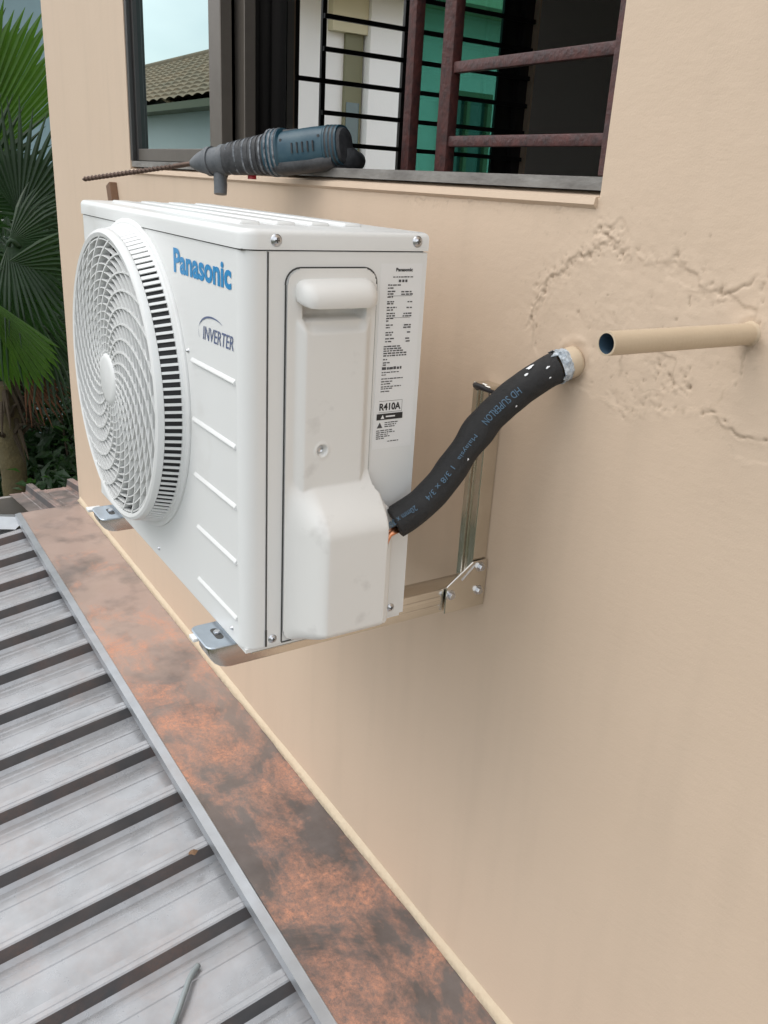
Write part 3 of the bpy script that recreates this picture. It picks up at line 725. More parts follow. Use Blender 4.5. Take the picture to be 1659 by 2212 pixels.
# fan behind the guard
fn = thing('fan', None, None); fn.parent = ac; fn.location = -ac.location
MB().lathe([(0, YF-.004), (.035, YF-.002), (.042, YF+.008), (.042, YF+.026)], (FC[0], 0, FC[1]), 'Y', 32).build('hub', 'fan', fn, smooth=True)
bl = MB(); vs = []
for i in range(13):
    t = i/12
    for j in range(9):
        u = j/8; r_ = .04+.158*u; a = -.65+1.3*t-.5*u
        vs.append((r_*math.cos(a), .020-.024*t*(1-.3*u), r_*math.sin(a)))
bl.add(vs, [(i*9+j, i*9+j+1, i*9+10+j, i*9+9+j) for i in range(12) for j in range(8)])
blm = bl.mesh('blade', True); blm.materials.append(M['fan'])
for i in range(3):
    ob = bpy.data.objects.new('blade', blm); col.objects.link(ob); ob.parent = fn; ob.location = (FC[0], YF, FC[1]); ob.rotation_euler = (0, 2*PI*i/3+.4, 0)
# ---------------- service cover on the right side (pressed plastic, a height field over y,z)
ys = np.linspace(-.3790, -.2260, 104); zc = np.linspace(.0040, .4740, 236)
Y, Zz = np.meshgrid(ys, zc, indexing='ij')
yr = -.2620+(.034)*sstep(.215, .165, Zz)                    # right edge, wider at the foot
def rrect(yy, zz, y0, y1, z0, z1, r):
    cy, cz = (y0+y1)/2, (z0+z1)/2
    qx = np.abs(yy-cy)-(y1-y0)/2+r; qz = np.abs(zz-cz)-(z1-z0)/2+r
    return np.hypot(np.maximum(qx, 0), np.maximum(qz, 0))+np.minimum(np.maximum(qx, qz), 0)-r
d_out = rrect(Y, Zz, -.3790, yr, .0040, .4740, .018)
hh = .0030*sstep(0, -.0030, d_out)
colm = rrect(Y, Zz, -.3660, -.2690, .10, .4255, .012)
hh += .0075*sstep(.003, -.010, colm)
# finger recess under the handle
pocket = rrect(Y, Zz, -.3585, -.2765, .4175, .4415, .004); hh -= .0075*sstep(.012, .0, rrect(Y, Zz, -.3560, -.2790, .4120, .4440, .010)); pk = sstep(.0012, -.0012, pocket)
# swollen lower housing
yl = sstep(-.3785, -.3400, Y); yrr = sstep(-.2440, -.2580, Y)
zt = sstep(.226, .158, Zz); zb = sstep(.0042, .0300, Zz)**.6
hh = np.maximum(hh, .0030+.0500*(yl*yrr*zt*zb)**.75)
fl_ = rrect(Y, Zz, -.30, -.2275, -.05, .1870, .028)          # flange round the pipe outlet
hh = np.maximum(hh, .0235*sstep(.0005, -.0050, fl_)*sstep(.002, .008, Zz))
hole = np.hypot(Y+.3335, Zz-.2610); hh -= .0080*sstep(.0068, .0052, hole); hh += .0010*np.exp(-((hole-.0085)/.0016)**2)
hh = np.maximum(hh, .0003)-.0235*pk
inside = d_out < .0004
ix = np.arange(Y.size).reshape(Y.shape)
a, b = np.meshgrid(np.arange(len(ys)-1), np.arange(len(zc)-1), indexing='ij')
ok = inside[a, b] & inside[a+1, b] & inside[a, b+1] & inside[a+1, b+1]
q = np.stack([ix[a, b], ix[a+1, b], ix[a+1, b+1], ix[a, b+1]], -1)[ok]
me = bpy.data.meshes.new('service_cover')
me.from_pydata([tuple(v) for v in np.stack([.0008+hh, Y, Zz], -1).reshape(-1, 3)], [], [tuple(int(i) for i in r_) for r_ in q])
bm = bmesh.new(); bm.from_mesh(me)
bmesh.ops.delete(bm, geom=[v for v in bm.verts if not v.link_faces], context='VERTS')
bmesh.ops.recalc_face_normals(bm, faces=bm.faces)
bm.to_mesh(me); bm.free()
if me.polygons and sum(p_.normal.x for p_ in me.polygons) < 0: me.flip_normals()
me.polygons.foreach_set('use_smooth', [True]*len(me.polygons))
cover = link('service_cover', me, 'ac_plastic', ac)
# thin shadow gap round the cover
ol = [(-.3800, .004)]+[(-.3800, .456)]+[(-.3620+.0185*math.cos(R(a)), .4560+.0185*math.sin(R(a))) for a in range(180, 89, -15)]+[(-.2790+.0185*math.cos(R(a)), .4560+.0185*math.sin(R(a))) for a in range(90, -1, -15)]+[(-.2605, .215)]
vs = []
for i, (y_, z_) in enumerate(ol):
    p0 = Vector(ol[max(0, i-1)]); p1 = Vector(ol[min(len(ol)-1, i+1)]); t = (p1-p0).normalized(); nn = Vector((-t.y, t.x))*.0010
    vs += [(.0011, y_+nn.x, z_+nn.y), (.0011, y_-nn.x, z_-nn.y)]
MB().add(vs, [(2*i, 2*i+1, 2*i+3, 2*i+2) for i in range(len(ol)-1)]).build('cover_gap', 'seam', ac, fix=False)
MB().box(.0009, .0013, -.3800, -.345, .0022, .0042).build('cover_gap', 'seam', ac)
# grip hood
hp = [(.0006, .4632), (.010, .4622), (.022, .4560), (.0275, .4470), (.0285, .4375), (.0262, .4320), (.0225, .4318), (.0200, .4370), (.012, .4420), (.0006, .4430)]
hd = MB(); y0, y1 = -.3685, -.2665; st = [(0, .0), (.004, .62), (.010, .9), (.018, 1.0)]
secs = [(y0+d, s_) for d, s_ in st]+[(y1-d, s_) for d, s_ in st[::-1]]
vs = []
for y_, s_ in secs:
    for x_, z_ in hp: vs.append((.0006+(x_-.0006)*(.25+.75*s_), y_, .4475+(z_-.4475)*(.55+.45*s_)))
k = len(hp)
hd.add(vs, [(i*k+j, i*k+(j+1) % k, (i+1)*k+(j+1) % k, (i+1)*k+j) for i in range(len(secs)-1) for j in range(k)]+[tuple(range(k)), tuple((len(secs)-1)*k+j for j in range(k))])
hd.build('grip_hood', 'ac_plastic', cover, auto=.9)
MB().lathe([(0, -.0001), (.0030, -.0001), (.0042, .0008)], (.0046, -.3335, .2610), 'X', 12).build('recessed_screw', 'zinc', cover, smooth=True)
# scuffs on the cover
# ---------------- rating plate
lab = B('rating_plate', 'label', ac, .0007, .0009, -.2555, -.1960, .250, .4790)
def ltext(txt, y, z, w=None, h=None, bold=0.0, m='print_black'):
    v, f = text_mesh(txt, bold, w, h)
    flat_text(v, f, (.0009, y, z), (0, 1, 0), (0, 0, 1), (1, 0, 0), .0003).build('plate_lettering', m, lab, fix=False)
ltext('Panasonic', -.2340, .4700, .0240, .0042, .04)
ltext('R410A', -.2475, .3000, .0320, .0095, .035)
pm = MB(); px_ = .0013
def bar(y0, y1, z, h): pm.add([(px_, y0, z), (px_, y1, z), (px_, y1, z+h), (px_, y0, z+h)], [(0, 1, 2, 3)])
def words(y0, y1, z, h):
    y = y0
    while y < y1-.001:
        w = random.uniform(.0022, .0062); bar(y, min(y1, y+w), z, h*random.uniform(.8, 1)); y += w+random.uniform(.0007, .0014)
words(-.2380, -.2090, .4630, .0014); bar(-.2295, -.2260, .4575, .0030); bar(-.2245, -.2215, .4575, .0030); bar(-.2200, -.2170, .4575, .0030)
rows = [(.4535, .020, 0), (.4500, .008, 0), (.4460, .012, .017), (.4430, .010, .017), (.4395, .008, 0), (.4340, .010, .007), (.4315, .009, 0), (.4270, .014, .008), (.4240, .009, 0),
        (.4200, .012, .012), (.4170, .014, .013), (.4140, .010, 0), (.4110, .005, 0), (.4060, .012, .010), (.4030, .006, .011), (.3970, .011, .005), (.3940, .009, 0), (.3895, .014, .007), (.3860, .009, .006)]
for z_, a, b in rows:
    words(-.2445, -.2445+a, z_, .0017)
    if b: words(-.2080-b, -.2080, z_-.0005, .0017)
for z_, a in ((.3800, .024), (.3772, .026), (.3745, .030), (.3715, .034), (.3685, .034), (.3640, .006), (.3600, .010), (.3572, .005)): words(-.2460, -.2460+a, z_, .0017)
words(-.2470, -.2180, .3520, .0036)
for z_, a in ((.3480, .026), (.3450, .008), (.3400, .032), (.3365, .018), (.3335, .014), (.3300, .030), (.3275, .018), (.3240, .014)): words(-.2470, -.2470+a, z_, .0014)
bar(-.2485, -.2135, .3120, .0004); bar(-.2485, -.2135, .2975, .0004); bar(-.2139, -.2135, .2975, .0149); bar(-.2430, -.2090, .4412, .0004); bar(-.2445, -.2100, .4152, .0004)

for z_, a in ((.2735, .026), (.2708, .028), (.2682, .018), (.2656, .022), (.2630, .012)): words(-.2505, -.2505+a, z_, .0014)
words(-.2385, -.2170, .2835, .0013); words(-.2385, -.2210, .2808, .0014); words(-.2385, -.2230, .2782, .0014)
words(-.2330, -.2160, .2585, .0012)
pm.add([(px_, -.2500, .2775), (px_, -.2415, .2775), (px_, -.24575, .2850)], [(0, 1, 2)])
pm.build('plate_print', 'print_grey', lab, fix=False)
MB().add([(px_+.0001, -.2510, .2880), (px_+.0001, -.2120, .2880), (px_+.0001, -.2120, .2960), (px_+.0001, -.2510, .2960)], [(0, 1, 2, 3)]).build('plate_warning_band', 'print_black', lab, fix=False)
wp = MB(); wp.add([(px_+.0003, -.2450, .2895), (px_+.0003, -.2395, .2895), (px_+.0003, -.24225, .2945)], [(0, 1, 2)])
wp.add([(px_+.0003, -.2375, .2912), (px_+.0003, -.2235, .2912), (px_+.0003, -.2235, .2930), (px_+.0003, -.2375, .2930)], [(0, 1, 2, 3)])
wp.build('plate_warning_print', 'label', lab, fix=False)
# ---------------- feet
def foot(xc):
    y0, y1 = -.4660, -.385
    vs = []; pol = [(xc-.034, y1), (xc-.034, y0+.010)]+[(xc-.024+.010*math.cos(R(a)), y0+.010+.010*math.sin(R(a))) for a in range(180, 271, 30)]+[(xc+.024+.010*math.cos(R(a)), y0+.010+.010*math.sin(R(a))) for a in range(270, 361, 30)]+[(xc+.034, y1)]
    ft = MB().prism(pol, 'Z', -.0075, -.0045).build('foot', 'galv', ac, bevel=.0012, segs=1)
    ym = y0+.026
    sl_ = [(xc-.010+.0052*math.cos(R(a)), ym+.0052*math.sin(R(a))) for a in range(90, 271, 30)]+[(xc+.010+.0052*math.cos(R(a)), ym+.0052*math.sin(R(a))) for a in range(-90, 91, 30)]
    MB().prism(sl_, 'Z', -.0046, -.0041).build('slot', 'seam', ft)
    MB().lathe([(0, .0045), (.0042, .0045), (.0048, .0035), (.0048, -.002)], (xc, ym, -.0045), 'Z', 6).build('bolt', 'zinc', ft)
foot(-.0700); foot(-.5650)

# ================================================================== wall brackets
def bracket(xc, label):
    t = thing('wall_bracket', label, 'bracket', (xc, 0, -.05), 'steel brackets carrying the condenser')
    w = .019; y1 = -.028
    # wall rail: lipped channel
    pr = [(xc-w, -.0005), (xc-w, y1), (xc-w*.36, y1), (xc-w*.30, y1+.006), (xc+w*.22, y1+.006), (xc+w*.30, y1), (xc+w, y1), (xc+w, -.0005)]
    MB().prism(pr, 'Z', -.049, .303).build('wall_rail', 'steel', t, bevel=.0012, segs=1)
    # arm
    zt, zb, ye = -.0078, -.0475, -.4600
    side = [(-.002, zt), (ye, zt)]+[(ye+.032-.032*math.cos(R(a)), zb+.032-.032*math.sin(R(a))) for a in range(15, 91, 15)]+[(-.002, zb)]
    MB().prism(side, 'X', xc-w, xc+w).build('arm', 'steel', t, bevel=.0022, segs=2, auto=.6)
    MB().box(xc+w-.001, xc+w+.0022, -.400, -.085, -.0250, -.0190).box(xc+w-.001, xc+w+.0016, -.400, -.085, -.0360, -.0330).build('arm_rib', 'steel', t, bevel=.001, segs=1)
    # corner plate with folded gusset edge
    pl = [(-.001, -.0495), (-.001, .030), (-.030, .030), (-.078, -.004), (-.078, -.0495)]
    MB().prism(pl, 'X', xc+w+.0024, xc+w+.0050).build('corner_plate', 'steel', t, bevel=.001, segs=1)
    MB().tube([(xc+w+.0052, -.027, .0235), (xc+w+.0052, -.050, .0030)], .0016, 8).build('gusset_fold', 'zinc', t)
    for y_, z_ in ((-.016, .0195), (-.016, -.0205), (-.070, -.0180)):
        MB().lathe([(0, .0075), (.0046, .0075), (.0052, .0068), (.0052, .0022), (.0082, .0020), (.0082, 0)], (xc+w+.005, y_, z_), 'X', 12 if y_ < -.05 else 6).build('bolt', 'zinc', t)
    B('end_cap', 'white_plastic', t, xc-w-.001, xc-.004, ye-.012, ye+.012, zt-.004, zt+.0012, bevel=.001)
    return t
bracket(-.0690, 'stainless bracket arm and wall rail carrying the service cover end of the condenser')
bracket(-.5900, 'stainless bracket arm under the fan guard end of the condenser')
# zip tie at the rail head
ct = MB(); ct.tube([(-.075, -.030, .296), (-.068, -.040, .303), (-.050, -.044, .304), (-.038, -.036, .300), (-.034, -.024, .297)], [.0035, .0045, .0042, .003, .0022], 8)
tag(ct.build('cable_tie', 'print_black', None, smooth=True), 'small black tie looped over the top of the wall rail', 'cable tie')

# ================================================================== insulated pipe
hp3 = [Vector(p) for p in ((.0805, .004, .364), (.0765, -.014, .3590), (.071, -.030, .3518), (.0616, -.055, .3345), (.0505, -.078, .3129), (.0404, -.105, .2829), (.0396, -.135, .2481),
       (.0394, -.165, .2104), (.0360, -.190, .1839), (.0325, -.212, .1680), (.0285, -.232, .1560))]
def catmull(P, per=8):
    out = []
    for i in range(len(P)-1):
        p0, p1, p2, p3 = P[max(0, i-1)], P[i], P[i+1], P[min(len(P)-1, i+2)]
        for k in range(per):
            t = k/per; out.append(.5*((2*p1)+(p2-p0)*t+(2*p0-5*p1+4*p2-p3)*t*t+(3*p1-p0-3*p2+p3)*t**3))
    return out+[P[-1]]
hose = thing('insulated_pipe', 'black foam insulated pipe bending from the wall hole to the condenser', 'pipe', (.0805, 0, .364))
path = catmull(hp3, 8)
i0 = 13
def frames(path):
    fr = []; prev = None
    for i, p in enumerate(path):
        t = (path[min(i+1, len(path)-1)]-path[max(i-1, 0)]).normalized()
        a = Vector((1, -1, .6)) if prev is None else prev
        a = (a-t*a.dot(t)).normalized(); prev = a; fr.append((p, t, a, t.cross(a)))
    return fr
fr = frames(path)
nh = 28
def hose_r(i, ang): 
    p = path[i]; return .0212+.0012*noise.noise(Vector((p.x*40, p.y*40+ang, p.z*40)))-.0022*math.exp(-((i-48)/3)**2)+.0012*math.exp(-((i-43)/3)**2)
vs = []
for i in range(i0, len(fr)):
    p, t, a, b = fr[i]
    for j in range(nh):
        g = 2*PI*j/nh; rr = hose_r(i, math.cos(g)); vs.append(p+(a*math.cos(g)+b*math.sin(g))*rr)
m_ = len(fr)-i0
# turned in end
p, t, a, b = fr[-1]
for rr, d in ((.0180, .0012), (.0095, .0010), (.0095, -.03)):
    for j in range(nh):
        g = 2*PI*j/nh; vs.append(p+t*d+(a*math.cos(g)+b*math.sin(g))*rr)
foam = MB().add(vs, [(i*nh+j, i*nh+(j+1) % nh, (i+1)*nh+(j+1) % nh, (i+1)*nh+j) for i in range(m_+2) for j in range(nh)]).build('foam_sleeve', 'foam', hose, smooth=True)
vs = []; nfo = 40
for k_, ro in ((6, .0195), (7, .0208), (8, .0214), (9, .0217), (10, .0219), (11, .0221), (12, .0223), (13, .0225), (14, .0226), (15, .0222)):
    for j in range(nfo):
        g = 2*PI*j/nfo; rag = (noise.noise(Vector((math.cos(g)*2.6, math.sin(g)*2.6, 7.3)))*2.2+.6) if k_ >= 13 else 0
        p, t, a, b = fr[max(6, min(15, int(round(k_-max(0, rag)*(k_-12)))))]
        rr = ro+.0016*noise.noise(Vector((math.cos(g)*5, math.sin(g)*5, k_*.9)))
        vs.append(p+(a*math.cos(g)+b*math.sin(g))*rr)
MB().add(vs, [(i*nfo+j, i*nfo+(j+1) % nfo, (i+1)*nfo+(j+1) % nfo, (i+1)*nfo+j) for i in range(9) for j in range(nfo)]).build('foil_wrap', 'foil', hose, auto=.5)
MB().tube([path[k] for k in (0, 2, 4, 6, 8)], [.0205, .0205, .0205, .0203, .0190], 24).build('painted_collar', 'pipe', hose, smooth=True)
e = path[-1]; td = fr[-1][1]
MB().tube([e+Vector((.002, .012, -.008)), e+td*.010+Vector((.0045, 0, -.009)), Vector((.0290, -.244, .1300)), Vector((.025, -.256, .118))], .0036, 10).build('copper_pipe', 'copper', hose, smooth=True)
MB().tube([e+Vector((-.004, .012, -.006)), e+td*.010+Vector((-.003, 0, -.010)), Vector((.0190, -.244, .1330)), Vector((.016, -.256, .121))], .0030, 10).build('copper_pipe', 'copper', hose, smooth=True)
MB().tube([e+Vector((0, .012, 0)), e+td*.012+Vector((-.004, 0, 0)), Vector((.022, -.250, .150)), Vector((.018, -.262, .146))], .0040, 10).build('signal_cable', 'grey_cable', hose, smooth=True)
# print along the foam, reading from the wall end towards the condenser
arc_l = [0.0]
for i in range(1, len(path)): arc_l.append(arc_l[-1]+(path[i]-path[i-1]).length)
def hose_text(txt, s0, w, h, lift=.0007, ang=0.0, thin=0.0):
    v, f = text_mesh(txt, thin, w, h); out = []
    for x_, y_ in v:
        s = s0+x_; k = max(1, min(len(path)-1, int(np.searchsorted(arc_l, s)))); u = (s-arc_l[k-1])/max(1e-9, arc_l[k]-arc_l[k-1])
        p = path[k-1].lerp(path[k], u); t, a = fr[k][1], (fr[k-1][2].lerp(fr[k][2], u)).normalized(); b = t.cross(a)
        g = ang-(y_-h/2)/.0212
        out.append(p+(a*math.cos(g)+b*math.sin(g))*(.0212+.0014+lift))
    MB().add(out, f).build('sleeve_lettering', 'hose_print', foam, fix=False)
TA = -.10
hose_text('HD SUPERLON', .086, .066, .0088, ang=TA, thin=.005)
hose_text('Malaysia', .172, .038, .0066, ang=TA)
hose_text('1 3/8 x 3/4', .222, .054, .0066, ang=TA)
hose_text('20mm x 35mm', .295, .055, .0066, ang=TA)
for s_, g, ra in ((.058, .75, .0042), (.068, .45, .0022), (.047, -.5, .0016), (.10, -.75, .0016), (.20, -.6, .0014), (.042, .1, .0022)):
    k = int(np.searchsorted(arc_l, s_)); p, t, a, b = fr[k]; n_ = a*math.cos(g)+b*math.sin(g); c = p+n_*.0222; u_ = n_.cross(t)
    pts = [c+(t*math.cos(q)*ra*random.uniform(.5, 1.7)+u_*math.sin(q)*ra*random.uniform(.4, 1.0)) for q in [i*PI/5 for i in range(10)]]
    MB().add(pts+[c+n_*.0004], [(i, (i+1) % 10, 10) for i in range(10)]).build('paint_splash', 'white_paint', foam)

# ================================================================== stub of conduit
pst = thing('conduit_stub', 'short beige painted pipe with an open end sticking out of the cracked plaster', 'pipe', (.3277, 0, .4405))
MB().lathe([(.0114, .004), (.0114, -.2130), (.0096, -.2132), (.0096, -.10)], (.3277, 0, .4405), 'Y', 32).build('tube', 'pipe', pst, auto=.6)
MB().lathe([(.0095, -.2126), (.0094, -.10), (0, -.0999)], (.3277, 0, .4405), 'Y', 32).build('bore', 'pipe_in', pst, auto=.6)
MB().lathe([(.0114, -.004), (.0122, -.002), (.0138, .0005), (.0138, .003)], (.3277, 0, .4405), 'Y', 28).build('plaster_collar', 'pipe', pst, smooth=True)

# ================================================================== drill on the window track
dr = thing('power_drill', 'blue and black rotary hammer drill lying across the window track with a long bit', 'drill', (-.64, -.02, .589))
Nn = Vector((-.8748, -.156, .5835)); Bk = Vector((-.5960, .018, .6245)); ax = (Nn-Bk).normalized(); LD = (Nn-Bk).length
up = (Vector((0, 0, 1))-ax*ax.z).normalized(); sdv = ax.cross(up)
def loft(name, m, secs, parent=dr, n=24, sq=2.6, smooth=.6):
    vs = []
    for s, ru, rs_, oz in secs:
        c = Bk+ax*s+up*oz
        for j in range(n):
            g = 2*PI*j/n; cg, sg = math.cos(g), math.sin(g)
            k = (abs(cg)**sq+abs(sg)**sq)**(-1/sq)
            vs.append(c+up*(ru*cg*k)+sdv*(rs_*sg*k))
    m_ = len(secs)
    fs = [(i*n+j, i*n+(j+1) % n, (i+1)*n+(j+1) % n, (i+1)*n+j) for i in range(m_-1) for j in range(n)]+[tuple(range(n))[::-1], tuple((m_-1)*n+j for j in range(n))]
    return MB().add(vs, fs).build(name, m, parent, auto=smooth)
k = LD/.357; up = up*.88; sdv = sdv*.88
def sk(v): return v*k
loft('motor_housing', 'drill_blue', [(sk(.012), .034, .033, .004), (sk(.018), .040, .038, .003), (sk(.05), .042, .040, .002), (sk(.118), .041, .039, .001)])
ec = loft('end_cap', 'drill_black', [(sk(-.022), .020, .018, .0), (sk(-.018), .032, .030, .002), (sk(-.004), .039, .037, .003), (sk(.012), .040, .038, .003)])
for i in range(4): loft('vent_rib', 'drill_blue', [(sk(-.012+i*.008), .0385+.0008*i, .0365+.0008*i, .003), (sk(-.0085+i*.008), .0392+.0008*i, .0372+.0008*i, .003)], ec)
loft('underside', 'drill_black', [(sk(.000), .016, .034, -.026), (sk(.03), .018, .037, -.027), (sk(.125), .018, .037, -.027), (sk(.15), .014, .032, -.022)])
loft('collar', 'drill_blue', [(sk(.117), .041, .039, .001), (sk(.121), .047, .043, .002), (sk(.150), .046, .042, .002), (sk(.156), .040, .038, .001)])
for i in range(3): loft('collar_rib', 'dust_rib', [(sk(.124+i*.010), .0478, .0438, .002), (sk(.128+i*.010), .0482, .0442, .002)], dr)
gb = loft('gear_housing', 'drill_black', [(sk(.155), .041, .038, .001), (sk(.20), .038, .036, 0), (sk(.252), .033, .032, 0), (sk(.262), .031, .030, 0)])
for i in range(9):
    s_ = .160+i*.0108; q_ = .0412-.0078*(i/8)
    loft('rubber_rib', 'dust_rib' if i % 2 == 0 else 'drill_black', [(sk(s_), q_+.0010, q_-.0012, .0005), (sk(s_+.0042), q_+.0006, q_-.0016, .0005)], gb)
loft('depth_ring', 'drill_grey', [(sk(.262), .030, .030, 0), (sk(.265), .0325, .032, 0), (sk(.276), .0325, .032, 0), (sk(.280), .029, .029, 0), (sk(.302), .028, .028, 0)], sq=2.0)
ch = loft('chuck', 'drill_grey', [(sk(.302), .031, .031, 0), (sk(.312), .031, .031, 0), (sk(.318), .027, .027, 0), (sk(.334), .022, .022, 0), (sk(.346), .016, .016, 0), (sk(.357), .0095, .0095, 0)], sq=2.0)
for j_ in range(5):                                      # moulded screws and vent slits on the motor housing
    c_ = Bk+ax*sk(.035+.012*j_)+up*.004-sdv*.0405
    MB().tube([c_+up*.010, c_-up*.010], .0016, 6).build('vent_slit', 'drill_black', dr)
for s_ in (.024, .110):
    c_ = Bk+ax*sk(s_)+up*.022-sdv*.0335
    MB().tube([c_, c_-sdv*.0035], [.0030, .0026], 10).build('housing_screw', 'drill_black', dr)
loft('top_switch', 'drill_black', [(sk(.085), .005, .010, .036), (sk(.090), .008, .012, .037), (sk(.150), .009, .012, .038), (sk(.172), .004, .008, .034)])
# auxiliary handle stub hanging below the collar, pistol grip lying inward on the track
c0 = Bk+ax*sk(.285)
MB().tube([c0+Vector((0, 0, -.020)), c0+Vector((.004, 0, -.045)), c0+Vector((.007, -.002, -.062))], [.0125, .0130, .0125], 16).build('handle_stub', 'drill_grey', dr, auto=.6)
c1 = Bk+ax*sk(.278)
MB().tube([c1+Vector((-.006, 0, -.020)), c1+Vector((-.010, 0, -.036))], [.016, .012], 16).build('handle_clamp', 'drill_black', dr, auto=.6)
h0 = Bk+ax*sk(-.002)
MB().tube([h0+Vector((0, .0, -.012)), h0+Vector((-.010, .030, -.018)), h0+Vector((-.045, .060, -.020)), h0+Vector((-.080, .085, -.020)), h0+Vector((-.105, .100, -.019))], [.022, .020, .0165, .0165, .0185], 18).build('pistol_grip', 'drill_black', dr, smooth=True)
MB().tube([h0+Vector((-.004, .002, -.020)), h0+Vector((-.006, .004, -.034)), h0+Vector((-.004, .008, -.0445))], [.020, .014, .010], 14).build('grip_heel', 'drill_black', dr, smooth=True)
r_c = Bk+ax*sk(.215)+up*-.0375
MB().lathe([(0, .008), (.006, .007), (.0085, .002), (.0085, -.006)], (0, 0, 0), 'Z', 14).build('mode_knob', 'red', dr, smooth=True).location = Vector(r_c)-dr.location+sdv*.012
B('trigger_guard', 'drill_black', dr, -.655, -.615, -.012, .03, .5892, .602, bevel=.003)
# spiral bit
tip = Vector((-1.127, -.311, .540)); bx = (tip-Nn).normalized(); bl_ = (tip-Nn).length
bu = (Vector((0, 0, 1))-bx*bx.z).normalized(); bs = bx.cross(bu)
vs = []; nb = 110; nq = 12
for i in range(nb+1):
    s = bl_*i/nb; tw = max(0, s-.05)*2*PI/.021; rr = .0055 if s > .05 else .0050
    if i > nb-3: rr *= (nb-i+.6)/3.2
    for j in range(nq):
        g = 2*PI*j/nq; q_ = rr*(1 if s < .05 else (.62+.38*abs(math.cos(g))**1.5))
        vs.append(Nn-bx*.004+bx*s+bu*(q_*math.cos(g+tw))+bs*(q_*math.sin(g+tw)))
MB().add(vs, [(i*nq+j, i*nq+(j+1) % nq, (i+1)*nq+(j+1) % nq, (i+1)*nq+j) for i in range(nb) for j in range(nq)]+[tuple(range(nq))[::-1], tuple(nb*nq+j for j in range(nq))]).build('drill_bit', 'bit', dr, auto=.8)

# brown strip fixed to the wall left of the unit
st_ = MB(); pa = Vector((-1.955, -.012, .521)); pb = Vector((-1.85, -.012, .20)); d_ = (pb-pa).normalized(); w_ = d_.cross(Vector((0, 1, 0)))*.019
st_.add([p+o_+Vector((0, y_, 0)) for p in (pa, pb) for y_ in (.0125, -.012) for o_ in (w_, -w_)], [(0, 1, 3, 2), (4, 6, 7, 5), (0, 4, 5, 1), (2, 3, 7, 6), (0, 2, 6, 4), (1, 5, 7, 3)])
tag(st_.build('brown_strip', 'brown', None, bevel=.002, segs=1), 'slanting brown strip fixed to the wall, rising from behind the condenser', 'strip')

# ================================================================== things on the roof
rp = lambda x, y, h=0.0: Vector((x, y, rz(y)+h))
cb_ = catmull([rp(-.318, -.392, .008), rp(-.300, -.415, .012), rp(-.272, -.438, .013), rp(-.235, -.470, .010), rp(-.18, -.53, .006), rp(-.17, -.64, .006), rp(-.20, -.80, .006)], 6)
tag(MB().tube(cb_, .0055, 10).build('conduit_hose', 'grey_cable', None, smooth=True), 'thin grey hose lying on the metal roof beside the dusty flashing', 'hose')
def litter(name, c, r_, label, cat, m):
    vs = []; fs = []
    for i in range(9):
        a = i*2*PI/9; vs.append((c[0]+math.cos(a)*r_*random.uniform(.5, 1.2), c[1]+math.sin(a)*r_*random.uniform(.5, 1.1), c[2]+.0015+random.uniform(0, .004)))
    vs += [(c[0], c[1], c[2]+.0065), (c[0], c[1], c[2]-.001)]
    fs = [(i, (i+1) % 9, 9) for i in range(9)]+[((i+1) % 9, i, 10) for i in range(9)]
    tag(MB().add(vs, fs).build(name, m, None), label, cat)
litter('dirt_clod', rp(-.556, -.312, .042), .011, 'small brown clod of dirt on a roof rib beside the flashing', 'dirt', 'dirt')

# ================================================================== palms and garden
def frond(parent, hub, direction, normal, rad, spread, nseg, droop, m, base=None, split=.5, jit=.10):
    hub = Vector(hub); d = Vector(direction).normalized(); nn = Vector(normal); nn = (nn-d*nn.dot(d)).normalized(); s_ = nn.cross(d)
    mb = MB(); st = [.05, .25, .5, .7, .86, 1.0]
    dphi = R(spread)/nseg
    for i in range(nseg):
        ph = -R(spread)/2+dphi*(i+.5)
        L = rad*(1-.22*(abs(ph)/(R(spread)/2))**2)*random.uniform(1-jit, 1+jit*.3)
        phj = ph+random.uniform(-.3, .3)*dphi
        bend = random.uniform(.7, 1.5)*droop; twist = random.uniform(-.35, .35)
        vs = []
        for t in st:
            a = ph if t <= split else ph+(phj-ph)*(t-split)/(1-split)
            rr = L*t; c = hub+(d*math.cos(a)+s_*math.sin(a))*rr
            c = c+Vector((0, 0, -1))*bend*rad*max(0, t-.25)**2 + nn*(.05*rad*t)
            tang = (s_*math.cos(a)-d*math.sin(a))
            hw = rr*math.tan(dphi/2)*1.02 if t <= split else L*split*math.tan(dphi/2)*(1-((t-split)/(1-split))**1.5)
            hw = max(hw, .0012); side = tang*math.cos(twist*t)+nn*math.sin(twist*t)
            vs += [c-side*hw, c+nn*hw*.75, c+side*hw]
        mb.add(vs, [(k*3+j, k*3+j+1, k*3+4+j, k*3+3+j) for k in range(len(st)-1) for j in range(2)])
    lf = mb.build('leaf', m, parent, fix=False)
    if base is not None:
        b0 = Vector(base); mid = (b0+hub)/2+Vector((0, 0, .10*rad))
        MB().tube(catmull([b0, mid, hub, hub+d*.10*rad], 4), [.016]*13, 6).build('leaf_stalk', m, lf, smooth=True)
    return lf
